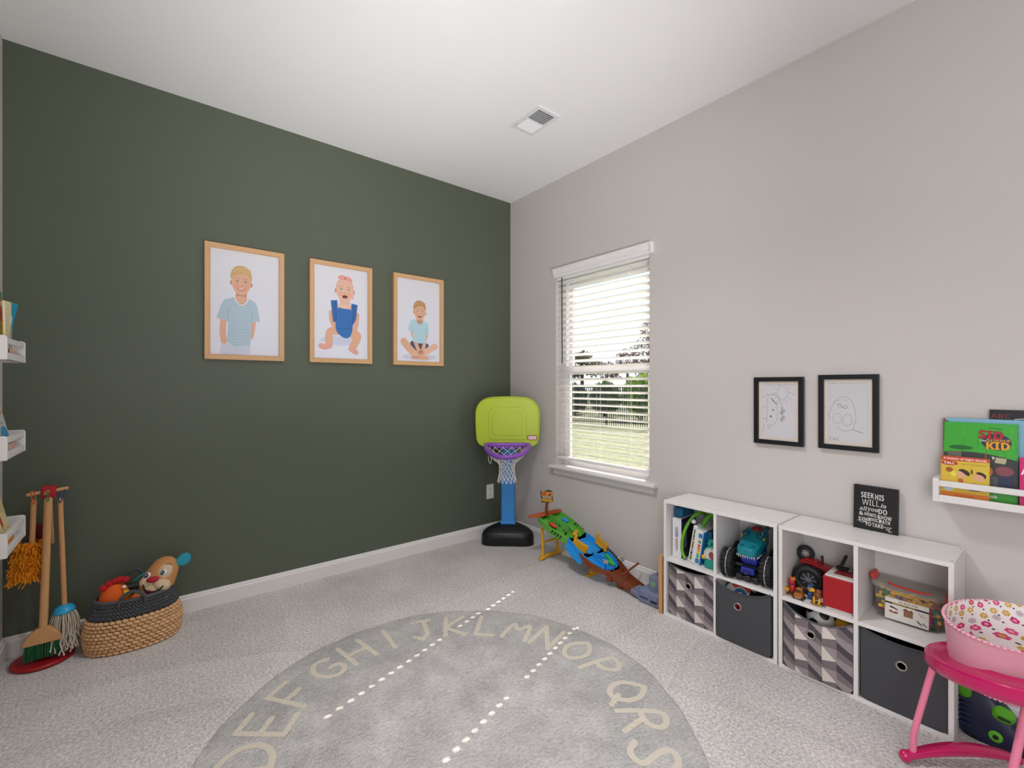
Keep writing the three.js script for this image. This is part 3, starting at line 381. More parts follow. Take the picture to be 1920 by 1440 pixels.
// a book whose cover looks along local +z; x centre, y 0 at its foot; parts: cover (front), pages, back_cover
function book(label, pos, turn, w, h, d, lean, draw, rest, o = {}) {
  const t = thing(o.name ?? 'picture_book', label, 'book', pos, turn, o.group); t.rotation.order = 'YXZ'; t.rotation.x = -lean; t.rotation.z = o.roll ?? 0;
  const c = M(rest, 0.4), g = rrShape(w, h, [0.002, 0.004, 0.004, 0.002]);
  const bend = (geo) => { if (o.curl) { const p = geo.attributes.position; for (let i = 0; i < p.count; i++) { const y = Math.max(0, (p.getY(i) - 0.05) / h), x = p.getX(i) / w + 0.5; p.setZ(i, p.getZ(i) + o.curl * y * y * x); } geo.computeVertexNormals(); } return geo; };
  const board = (z) => { const b = new THREE.BoxGeometry(w, h, 0.0016, o.curl ? 6 : 1, o.curl ? 10 : 1, 1).translate(0, h / 2, z); return bend(b); };
  part('back_cover', board(0.0008), c, t);
  part('pages', bend(new THREE.BoxGeometry(w - 0.004, h - 0.005, d - 0.0032, o.curl ? 6 : 1, o.curl ? 10 : 1, 1).translate(-0.0005, h / 2, d / 2)), M(0xded7c8, 0.8), t);
  const f = part('front_cover', board(d - 0.0008), c, t);
  part('cover_print', bend(new THREE.PlaneGeometry(w - 0.001, h - 0.001, o.curl ? 6 : 1, o.curl ? 10 : 1).translate(0, h / 2, d + 0.0002)), printed(o.pw ?? 256, Math.round((o.pw ?? 256) * h / w), draw, 0.35), f);
  part('spine', box(0.0018, h, d, -w / 2 + 0.0003, h / 2, d / 2, 0), c, t);
  return t;
}
const text = (g, s, x, y, size, fill, o = {}) => { g.save(); g.translate(x, y); g.rotate(o.rot ?? 0); g.font = `${o.style ?? 'bold'} ${size}px ${o.font ?? 'sans-serif'}`; g.textAlign = o.align ?? 'center'; g.textBaseline = 'middle'; if (o.sx) g.scale(o.sx, 1); if (o.line) { g.lineJoin = 'round'; g.lineWidth = o.lw ?? size * 0.2; g.strokeStyle = o.line; g.strokeText(s, 0, 0); } g.fillStyle = fill; g.fillText(s, 0, 0); g.restore(); };
{ // left wall: three ledges, far ends at z = 0.29
  const Lz = 0.315, lw = [1.288, 0.934, 0.592], names = ['topmost of the three white book ledges by the green wall, holding yellow and blue books', 'middle of the three white book ledges by the green wall', 'lowest white book ledge by the green wall, beside the toy broom stand'];
  lw.forEach((y, i) => ledge(names[i], [RX0 + 0.0005, y, 0.292 + Lz], Math.PI / 2, Lz, 'white ledges on the left wall'));
  const at = (y, z, x = 0.05) => [RX0 + x, y + 0.0175, z];
  const spots = (a, b, bg, seed0) => (g, w, h) => { g.fillStyle = bg; g.fillRect(0, 0, w, h); for (let i = 0; i < 40; i++) { const k = Math.abs(Math.sin(i * 12.9 + seed0)), l = Math.abs(Math.sin(i * 7.7 + seed0 * 3)); blob(g, k * w, l * h, 6 + 26 * Math.abs(Math.sin(i * 3.1)), 5 + 20 * Math.abs(Math.cos(i * 2.3)), [a, b, '#d8563c', '#f2e7c8'][i % 4], i); } };
  book('thick yellow picture book with a green top edge on the topmost ledge', at(1.288, 0.435, 0.048), Math.PI / 2, 0.21, 0.255, 0.012, 0.03, (g, w, h) => { spots('#e8b52c', '#d98b2e', '#f0c21e', 1)(g, w, h); g.fillStyle = '#2f8a4a'; g.fillRect(0, 0, w, h * 0.12); g.fillStyle = '#e6dccb'; g.fillRect(0, h * 0.68, w, h * 0.2); blob(g, w * 0.75, h * 0.86, w * 0.22, h * 0.12, '#2a7fb0'); text(g, 'FUN', w * 0.5, h * 0.3, 70, '#c8472c'); }, 0xe0b324, { group: 'books on the left wall ledges' });
  book('thin cream and turquoise picture book with a curling cover on the topmost ledge', at(1.288, 0.425, 0.083), Math.PI / 2, 0.1, 0.205, 0.006, 0.02, (g, w, h) => { g.fillStyle = '#ecdfb4'; g.fillRect(0, 0, w, h); path(g, [[w * 0.45, 0], [w, 0], [w, h * 0.75], [w * 0.72, h * 0.4]], '#189fc0'); for (let i = 0; i < 7; i++) text(g, 'abcdefg'[i], w * 0.24, h * (0.12 + i * 0.1), 40, ['#d98a4a', '#b8a040'][i % 2]); blob(g, w * 0.7, h * 0.6, w * 0.16, h * 0.2, '#d6b28a'); g.fillStyle = '#d5b33a'; g.fillRect(0, h * 0.85, w, h * 0.15); blob(g, w * 0.65, h * 0.32, w * 0.1, h * 0.08, '#eef3f2'); }, 0xe6dcb8, { curl: 0.035, group: 'books on the left wall ledges' });
  book('dark violet and black picture book with yellow lettering on the middle ledge', at(0.934, 0.545, 0.084), Math.PI / 2, 0.09, 0.22, 0.008, 0.22, (g, w, h) => { const r = g.createLinearGradient(0, 0, 0, h); r.addColorStop(0, '#37324a'); r.addColorStop(0.5, '#4c3f8c'); r.addColorStop(0.75, '#1c1a22'); r.addColorStop(1, '#241c1c'); g.fillStyle = r; g.fillRect(0, 0, w, h); text(g, 'KAZAM', w * 0.58, h * 0.82, 72, '#f2c21c'); blob(g, w * 0.85, h * 0.95, 20, 10, '#c88748'); }, 0x24222a, { group: 'books on the left wall ledges' });
  book('pale picture book with a bright blue swirl leaning on the middle ledge', at(0.934, 0.443, 0.086), Math.PI / 2, 0.112, 0.2, 0.007, 0.2, (g, w, h) => { g.fillStyle = '#cfd2c8'; g.fillRect(0, 0, w, h); blob(g, w * 0.5, h * 0.12, w * 0.4, h * 0.05, '#c89a6c'); blob(g, w * 0.5, h * 0.26, w * 0.42, h * 0.05, '#cf8b5c'); smooth(g, [[0, h * 0.62], [w * 0.4, h * 0.5], [w, h * 0.58], [w, h * 0.92], [w * 0.4, h * 0.98], [0, h * 0.9]], '#2a9ad0'); blob(g, w * 0.5, h * 0.76, w * 0.2, h * 0.06, '#123f5a'); blob(g, w * 0.4, h * 0.46, 10, 12, '#26313a'); blob(g, w * 0.6, h * 0.46, 10, 12, '#26313a'); g.fillStyle = '#a6d2e6'; g.fillRect(0, h * 0.9, w, h * 0.1); }, 0xd6d4c4, { group: 'books on the left wall ledges' });
  book('pale yellow picture book with a red figure shape leaning on the lowest ledge', at(0.592, 0.455, 0.086), Math.PI / 2, 0.13, 0.215, 0.007, 0.2, (g, w, h) => { g.fillStyle = '#dfd394'; g.fillRect(0, 0, w, h); blob(g, w * 0.2, h * 0.42, w * 0.2, h * 0.13, '#cfe0a8'); path(g, [[w * 0.1, h * 0.2], [w * 0.35, h * 0.22], [w * 0.42, h * 0.5], [w * 0.5, h * 0.66], [w * 0.3, h * 0.74], [w * 0.22, h * 0.55]], '#b8342a'); path(g, [[w * 0.4, h * 0.74], [w * 0.5, h * 0.92]], null, '#3a6c9c', 10); for (let i = 0; i < 3; i++) smooth(g, [[w * 0.6, h * (0.36 + i * 0.05)], [w * 0.72, h * (0.33 + i * 0.05)], [w * 0.82, h * (0.36 + i * 0.05)]], null, '#5a6a3a', 5, false); path(g, [[w * 0.5, h], [w, h * 0.78], [w, h]], '#cf8a4c'); }, 0xdccf8e, { group: 'books on the left wall ledges' });
  book('small black picture book with a pale stripe standing on the lowest ledge', at(0.592, 0.553, 0.084), Math.PI / 2, 0.062, 0.15, 0.007, 0.2, (g, w, h) => { g.fillStyle = '#3a3530'; g.fillRect(0, 0, w, h); blob(g, w * 0.7, h * 0.7, w * 0.2, h * 0.12, '#8a9a7a'); blob(g, w * 0.4, h * 0.3, w * 0.25, h * 0.1, '#b59a6a'); }, 0x3a3530, { group: 'books on the left wall ledges' });
  for (const [y, z, c, label] of [[0.592, 0.44, 0xd98f3c, 'small orange paper booklet lying in the lowest ledge behind its front slot'], [0.934, 0.42, 0xe3b7a8, 'small pale pink booklet lying in the middle ledge behind its front slot'], [1.288, 0.4, 0xe0b9a4, 'small pale rose booklet lying in the topmost ledge behind its front slot']])
    single('booklet', box(0.004, 0.03, 0.09, 0, 0.015, 0, 0.001), M(c, 0.6), label, 'booklet', [RX0 + 0.094, y + 0.0175, z], [0, 0, 0]);
}
{ // right wall ledge with its books
  const Z = 2.622, Y = 0.772; ledge('white book ledge on the window wall above the doll high chair', [-0.0005, Y, Z], -Math.PI / 2, 1.0);
  const B = (x, z) => [-x, Y + 0.0175, z], R = -Math.PI / 2;
  book('black scratch art book with red and white lines standing tallest at the back', B(0.022, 2.905), R, 0.29, 0.322, 0.007, 0.04, (g, w, h) => { g.fillStyle = '#141315'; g.fillRect(0, 0, w, h); text(g, 'ABC', w * 0.09, h * 0.07, 22, '#7a2430'); smooth(g, [[w * 0.2, h * 0.1], [w * 0.5, h * 0.06], [w, h * 0.1]], null, '#b8b4ae', 4, false); text(g, 'STARS', w * 0.52, h * 0.28, 66, '#d8542c'); smooth(g, [[w * 0.1, h * 0.4], [w * 0.3, h * 0.36], [w * 0.5, h * 0.42], [w, h * 0.38]], null, '#8c8884', 3, false); g.fillStyle = '#6a6662'; g.fillRect(0, h * 0.44, w, 2); g.fillRect(0, h * 0.55, w, 2); text(g, 'R', w * 0.14, h * 0.62, 40, '#8a5236'); blob(g, w * 0.6, h * 0.75, w * 0.2, h * 0.1, null, 0, '#a02c38', 5); }, 0x161517);
  book('light blue picture book showing round the edge of the green book', B(0.038, 2.744), R, 0.195, 0.288, 0.008, 0.05, (g, w, h) => { g.fillStyle = '#7fb4c8'; g.fillRect(0, 0, w, h); path(g, [[0, h * 0.02], [w * 0.06, h * 0.05], [w * 0.06, h * 0.3], [0, h * 0.3]], '#1d6a52'); }, 0x79aec4);
  book('thin red and yellow book sticking out behind the blue and green books', B(0.03, 2.715), R, 0.15, 0.285, 0.004, 0.045, (g, w, h) => { g.fillStyle = '#b8402e'; g.fillRect(0, 0, w, h); g.fillStyle = '#d8c04a'; g.fillRect(0, h * 0.3, w, h * 0.35); g.fillStyle = '#2c4a6a'; g.fillRect(0, h * 0.65, w, h * 0.35); }, 0xb0503a);
  book('green SID science picture book standing behind the smaller orange book', B(0.05, 2.737), R, 0.185, 0.274, 0.008, 0.06, (g, w, h) => {
    g.fillStyle = '#3ea832'; g.fillRect(0, 0, w, h); for (let i = 0; i < 60; i++) { g.fillStyle = i % 2 ? 'rgba(90,200,70,.25)' : 'rgba(30,130,40,.2)'; g.fillRect(Math.abs(Math.sin(i * 5.1)) * w, Math.abs(Math.sin(i * 2.7)) * h * 0.5, 10, 60); }
    blob(g, w * 0.24, h * 0.335, w * 0.17, h * 0.03, '#1f6a2c'); // the figure on this cover is left out
    blob(g, w * 0.72, h * 0.235, w * 0.2, h * 0.105, '#2c2f4a', 0.1); text(g, 'SID', w * 0.65, h * 0.15, w * 0.21, '#b8262c', { line: '#7a1a22', lw: 6, rot: 0.06 }); text(g, 'the', w * 0.545, h * 0.225, w * 0.055, '#d8d2c8', { rot: -0.05, style: 'italic bold' }); text(g, 'Science', w * 0.75, h * 0.215, w * 0.085, '#e0a02a', { rot: -0.08 }); text(g, 'KID', w * 0.74, h * 0.285, w * 0.19, '#e6a41c', { rot: -0.02, line: '#b8741a', lw: 4 }); smooth(g, [[w * 0.62, h * 0.065], [w * 0.7, h * 0.055], [w * 0.8, h * 0.07]], null, '#1f4a22', 4, false);
    g.beginPath(); g.moveTo(0, h * 0.41); g.quadraticCurveTo(w * 0.45, h * 0.34, w, h * 0.46); g.lineTo(w, h * 0.9); g.lineTo(0, h * 0.9); g.closePath(); g.fillStyle = '#3b3a3c'; g.fill();
    g.fillStyle = '#6a675a'; g.fillRect(w * 0.05, h * 0.39, w * 0.2, h * 0.1); g.fillStyle = '#7a4a34'; g.fillRect(w * 0.57, h * 0.39, w * 0.03, h * 0.2); path(g, [[w * 0.72, h * 0.43], [w * 0.86, h * 0.44], [w * 0.84, h * 0.51], [w * 0.7, h * 0.5]], '#b8b48a'); path(g, [[w * 0.66, h * 0.42], [w * 0.71, h * 0.43], [w * 0.68, h * 0.47]], '#c9cabc');
    blob(g, w * 0.83, h * 0.6, w * 0.12, h * 0.06, '#8a4a54'); g.fillStyle = '#2c3450'; g.fillRect(w * 0.76, h * 0.66, w * 0.18, h * 0.13); blob(g, w * 0.63, h * 0.62, w * 0.05, h * 0.06, '#c07a30'); g.fillStyle = '#545a58'; g.fillRect(w * 0.6, h * 0.68, w * 0.14, h * 0.12);
    g.fillStyle = '#3f9c34'; g.fillRect(0, h * 0.89, w, h * 0.11); text(g, 'book', w * 0.64, h * 0.935, w * 0.085, '#e8ece2'); }, 0x2f7a2c, { pw: 384 });
  book('small orange and yellow paperback about fall in front of the green book', B(0.075, 2.7015), R, 0.125, 0.15, 0.005, 0.1, (g, w, h) => {
    g.fillStyle = '#d9b93c'; g.fillRect(0, 0, w, h); for (let i = 0; i < 70; i++) blob(g, Math.abs(Math.sin(i * 4.3)) * w, h * (0.15 + 0.7 * Math.abs(Math.sin(i * 2.9))), 5, 4, ['#c8a42c', '#e0c65a', '#c9862c'][i % 3]);
    g.fillStyle = '#c8462a'; path(g, [[0, 0], [w, 0], [w, h * 0.09], [0, h * 0.12]], '#c8462a'); text(g, 'A Season of Sight Words', w * 0.5, h * 0.055, w * 0.078, '#f4ece2'); blob(g, w * 0.18, h * 0.17, w * 0.18, h * 0.055, '#b8342a'); text(g, 'FALL', w * 0.18, h * 0.165, w * 0.1, '#f6f0e6'); text(g, "Let's Pick Apples", w * 0.68, h * 0.17, w * 0.07, '#8a7a24', { style: 'italic' });
    blob(g, w * 0.18, h * 0.33, w * 0.08, h * 0.06, '#a8552c'); blob(g, w * 0.27, h * 0.42, w * 0.06, h * 0.07, '#e8d84a');
    blob(g, w * 0.44, h * 0.42, w * 0.1, h * 0.09, '#e0a884'); smooth(g, [[w * 0.34, h * 0.34], [w * 0.46, h * 0.27], [w * 0.62, h * 0.36], [w * 0.6, h * 0.46], [w * 0.52, h * 0.42], [w * 0.44, h * 0.35]], '#3a2a24'); blob(g, w * 0.8, h * 0.45, w * 0.12, h * 0.1, '#e0a884'); smooth(g, [[w * 0.7, h * 0.37], [w * 0.8, h * 0.31], [w * 0.95, h * 0.38], [w * 0.92, h * 0.5], [w * 0.88, h * 0.4]], '#2f2420'); g.fillStyle = '#3a2a20'; g.fillRect(w * 0.63, h * 0.29, w * 0.035, h * 0.1);
    smooth(g, [[w * 0.4, h * 0.7], [w * 0.6, h * 0.6], [w * 0.85, h * 0.62], [w * 0.9, h * 0.78], [w * 0.6, h * 0.8]], '#5c5870'); smooth(g, [[w * 0.34, h * 0.55], [w * 0.44, h * 0.5], [w * 0.5, h * 0.6], [w * 0.4, h * 0.64]], '#c2603a'); g.fillStyle = '#dd7f24'; g.fillRect(0, h * 0.86, w, h * 0.14); blob(g, w * 0.17, h * 0.76, w * 0.11, h * 0.09, '#c4d8dc'); text(g, 'year', w * 0.17, h * 0.75, w * 0.07, '#2c5a6a'); text(g, 'SCHOLASTIC', w * 0.5, h * 0.93, w * 0.07, '#b8402a'); }, 0xd2832c, { pw: 384 });
  book('bright pink book with white lettering at the edge of the view', B(0.074, 2.934), R, 0.2, 0.165, 0.008, 0.1, (g, w, h) => { g.fillStyle = '#d0106c'; g.fillRect(0, 0, w, h); text(g, 'A B C', w * 0.2, h * 0.28, 40, '#f6e8ee'); path(g, [[w * 0.06, h * 0.42], [w * 0.4, h * 0.42], [w * 0.4, h * 0.95], [w * 0.1, h * 0.95]], '#e4f0e8'); blob(g, w * 0.3, h * 0.7, 26, 30, '#2f9a8a'); g.fillStyle = '#e07a28'; g.fillRect(0, h * 0.96, w, h * 0.04); }, 0xc40f66);
}
{ // lettered plaque leaning on the wall, on the cube shelf
  const t = thing('wall_plaque', 'black square plaque with white hand lettering leaning on the cube shelf top', 'sign', [-0.04, 0.6005, 2.436], -Math.PI / 2 - 0.03); t.rotation.order = 'YXZ'; t.rotation.x = -0.05;
  const w = 0.145, h = 0.18, d = 0.024;
  part('plaque_block', box(w, h, d, 0, h / 2, -d / 2, 0.001), M(0x19140f, 0.55), t);
  part('lettering', new THREE.PlaneGeometry(w - 0.002, h - 0.002).translate(0, h / 2, 0.0003), printed(420, 520, (g, W, H) => {
    g.fillStyle = '#121012'; g.fillRect(0, 0, W, H); const c = '#d9d6d0', L = (s, x, y, sz, sx = 1, o = {}) => text(g, s, x * W, y * H, sz, c, { sx, ...o });
    L('SEEK', 0.32, 0.21, 92, 0.62); L('HIS', 0.6, 0.225, 92, 0.62); L('WILL', 0.4, 0.375, 96, 0.82, { style: 'normal' }); L('in', 0.69, 0.4, 62, 0.9, { style: 'italic bold', font: 'serif', rot: 0.15 });
    L('all', 0.22, 0.53, 64, 0.9, { style: 'italic bold', font: 'serif' }); L('you', 0.45, 0.52, 66, 0.9, { style: 'italic bold', font: 'serif' }); L('DO', 0.68, 0.54, 82, 0.75);
    L('&', 0.18, 0.645, 62); L('HE', 0.31, 0.645, 56, 0.7); L('WILL', 0.49, 0.65, 58, 0.75); L('SHOW', 0.73, 0.665, 60, 0.72); L('you', 0.24, 0.755, 66, 1, { style: 'italic bold', font: 'serif' }); L('WHICH', 0.5, 0.755, 56, 0.66); L('PATH', 0.73, 0.765, 62, 0.68);
    smooth(g, [[W * 0.3, H * 0.77], [W * 0.26, H * 0.86], [W * 0.12, H * 0.83], [W * 0.18, H * 0.79], [W * 0.36, H * 0.87]], null, c, 6, false); L('TO', 0.35, 0.865, 66, 0.75); L('TAKE', 0.57, 0.87, 66, 0.7); L('PROVERBS', 0.78, 0.87, 20, 0.9); L('3:6', 0.8, 0.915, 30); L('NLT', 0.85, 0.955, 22); }, 0.5), t);
}
// ---------------------------------------------------------------- toy cleaning set: stand, broom, mop, duster, dustpan
{
  const red = M(0xb01420, 0.4), c = [-2.712, 0, 0.128];
  const s = thing('broom_stand', 'wooden toy broom stand with red oval base and red peg block', 'stand', c);
  part('base_disc', lathe([[0, 0], [0.094, 0], [0.101, 0.005], [0.101, 0.014], [0.094, 0.02], [0, 0.0205]], 56), M(0x9c1018, 0.38), s);
  part('post_socket', lathe([[0, 0.02], [0.03, 0.02], [0.028, 0.028], [0.018, 0.031], [0, 0.031]], 32), red, s);
  part('post', rod([0, 0.02, -0.01], [0.018, 0.72, -0.004], 0.0115, 18), beech, s);
  const hub = part('peg_block', T(extrude(rrShape(0.046, 0.052, 0.007), 0.042, 0.004), 0.018, 0.732, -0.022), red, s);
  const peg = (a, b) => part('peg', capsule(a, b, 0.0075, 0.008), beech, s);
  peg([-0.004, 0.733, 0.004], [-0.042, 0.73, 0.02]); peg([0.04, 0.735, -0.002], [0.072, 0.738, -0.012]); peg([0.016, 0.735, 0.016], [0.016, 0.733, 0.055]); peg([0.02, 0.735, -0.02], [0.022, 0.735, -0.055]);
  // broom, in front
  const b = thing('toy_broom', 'wooden toy broom with green bristles hanging on the stand front', 'broom', [-2.705, 0, 0.18]);
  part('handle', merge([rod([0.0, 0.17, 0.004], [0.015, 0.705, 0], 0.0135, 20), ball(0.015, 0.705, 0, 0.0135)]), beech, b);
  part('hang_loop', tube([[0.015, 0.7, 0.013], [0.011, 0.715, 0.012], [0.013, 0.742, 0.016], [0.017, 0.742, 0.016], [0.019, 0.715, 0.012]], 0.002, 24, 6, true), M(0x3f6a34, 0.8), b);
  const hs = new THREE.Shape(); hs.moveTo(-0.06, 0.098); hs.lineTo(0.056, 0.098); hs.quadraticCurveTo(0.06, 0.118, 0.043, 0.14); hs.quadraticCurveTo(0.02, 0.168, 0.0, 0.17); hs.quadraticCurveTo(-0.03, 0.165, -0.055, 0.125); hs.quadraticCurveTo(-0.064, 0.112, -0.06, 0.098);
  part('broom_head', T(extrude(hs, 0.03, 0.005), 0.0, 0, -0.015), beech, b);
  const br = []; for (let i = 0; i < 26; i++) for (let j = 0; j < 4; j++) { const x = -0.054 + i * 0.0042 + rr(-0.0006, 0.0006), z = -0.01 + j * 0.0066; for (let k = 0; k < 3; k++) { const a = rr(-0.002, 0.002); br.push(rod([x + a, 0.1, z], [x * 1.06 + a + rr(-0.002, 0.002), 0.036 + rr(0, 0.004), z * 1.4 + rr(-0.002, 0.002)], 0.0011, 4)); } }
  stuff(part('bristles', merge(br), M(0x0f5a33, 0.55), b));
  // mop
  const m = thing('toy_mop', 'toy mop with bright blue cap and cream cotton strings', 'mop', [-2.645, 0, 0.135]);
  part('handle', merge([rod([0, 0.22, 0], [-0.014, 0.69, -0.004], 0.0095, 18), ball(-0.014, 0.69, -0.004, 0.0095)]), beech, m);
  part('hang_loop', tube([[-0.014, 0.68, 0.008], [-0.006, 0.7, 0.006], [0.0, 0.742, -0.014], [-0.006, 0.742, -0.02], [-0.018, 0.71, -0.004]], 0.002, 24, 6, true), M(0x1c3f8a, 0.8), m);
  part('mop_cap', T(lathe([[0, 0.034], [0.012, 0.033], [0.028, 0.025], [0.037, 0.011], [0.038, 0.002], [0.035, 0], [0, 0]], 36), 0, 0.194, 0, 0, 0, 0.1), M(0x2fa6d8, 0.35), m);
  const st = []; for (let i = 0; i < 84; i++) { const a = i / 84 * 6.283 * 3 + rr(0, 0.3), r0 = 0.016 + 0.015 * (i % 3) / 2, out = rr(0.03, 0.055), yb = rr(0.03, 0.075), x = Math.cos(a), z = Math.sin(a); if (z < -0.75 && rnd() < 0.3) continue;
    const p = [[x * r0, 0.197, z * r0], [x * (r0 + 0.012), 0.17, z * (r0 + 0.012)], [x * (r0 + out * 0.45) + rr(-0.004, 0.004), 0.12, z * (r0 + out * 0.45) + rr(-0.004, 0.004)], [x * (r0 + out * 0.7) + rr(-0.01, 0.01), (0.12 + yb) / 2, z * (r0 + out * 0.7) + rr(-0.01, 0.01)], [x * (r0 + out) + rr(-0.014, 0.014), yb, z * (r0 + out) + rr(-0.012, 0.012)]];
    st.push(tube(p, 0.0022, 14, 5)); const q = p[4]; st.push(ball(q[0], q[1], q[2], 0.0036, 0.006, 0.0036, 6)); }
  stuff(part('strings', merge(st), M(0xcfc2ae, 0.9), m));
  // duster
  const d = thing('toy_duster', 'shaggy orange yellow toy duster hanging from the stand by its wooden handle', 'duster', [-2.742, 0, 0.155]);
  part('handle', merge([rod([0, 0.52, 0], [0.005, 0.7, -0.004], 0.0095, 18), ball(0.005, 0.7, -0.004, 0.0095)]), beech, d);
  part('hang_loop', tube([[0.005, 0.69, 0.007], [0.001, 0.71, 0.005], [-0.003, 0.742, -0.006], [0.004, 0.742, -0.01], [0.011, 0.71, 0.002]], 0.0022, 24, 6, true), M(0xc8622a, 0.8), d);
  const cu = [], core = loft([0, 0.2, 0.5, 0.8, 1].map((t) => sup(20, [0.02, 0.034, 0.038, 0.041, 0.02][Math.round(t * 4)] ?? 0.036, 0.018, 2.4).map(([x, z]) => [x - 0.008 - t * 0.006, 0.525 - t * 0.16, z]))); cu.push(core);
  for (let i = 0; i < 900; i++) { const t = rnd(), a = rr(0, 6.283), hw = 0.034 + 0.012 * Math.min(1, t * 2), x = -0.008 - t * 0.006 + Math.cos(a) * hw, z = Math.sin(a) * 0.022, y = 0.53 - t * 0.165, l = rr(0.01, 0.02), dx = Math.cos(a) * 0.7 + rr(-0.6, 0.6), dz = Math.sin(a) + rr(-0.5, 0.5), k = rr(-1.2, 0.5);
    cu.push(tube([[x * 0.94, y, z * 0.8], [x + dx * l * 0.5, y + k * l * 0.3 + 0.003, z + dz * l * 0.5], [x + dx * l * 0.8, y + k * l * 0.9, z + dz * l * 0.8]], 0.0019, 4, 4)); }
  for (const [x, y] of [[-0.05, 0.36], [-0.052, 0.39], [-0.02, 0.345], [-0.03, 0.35]]) cu.push(tube([[x + 0.01, y + 0.03, 0.012], [x, y + 0.01, 0.016], [x - 0.008, y - 0.005, 0.014]], 0.002, 6, 5));
  stuff(part('shag', merge(cu), M(0xf2980f, 0.9), d));
  // dustpan
  const p = thing('toy_dustpan', 'dark red toy dustpan hung behind the stand post', 'dustpan', [-2.722, 0, 0.072]);
  part('pan', loft([[0.05, 0.585, 0.012], [0.05, 0.575, 0.03], [0.052, 0.5, 0.01], [0.05, 0.49, 0.0]].map(([w, y, d2]) => sup(20, w * 0.6, 0.006 + d2 * 0.4, 4).map(([x, z]) => [x - 0.012, y, z]))), M(0x6e0b16, 0.45), p);
  part('handle', rod([0.03, 0.49, -0.004], [0.024, 0.7, -0.002], 0.008, 14), beech, p);
}
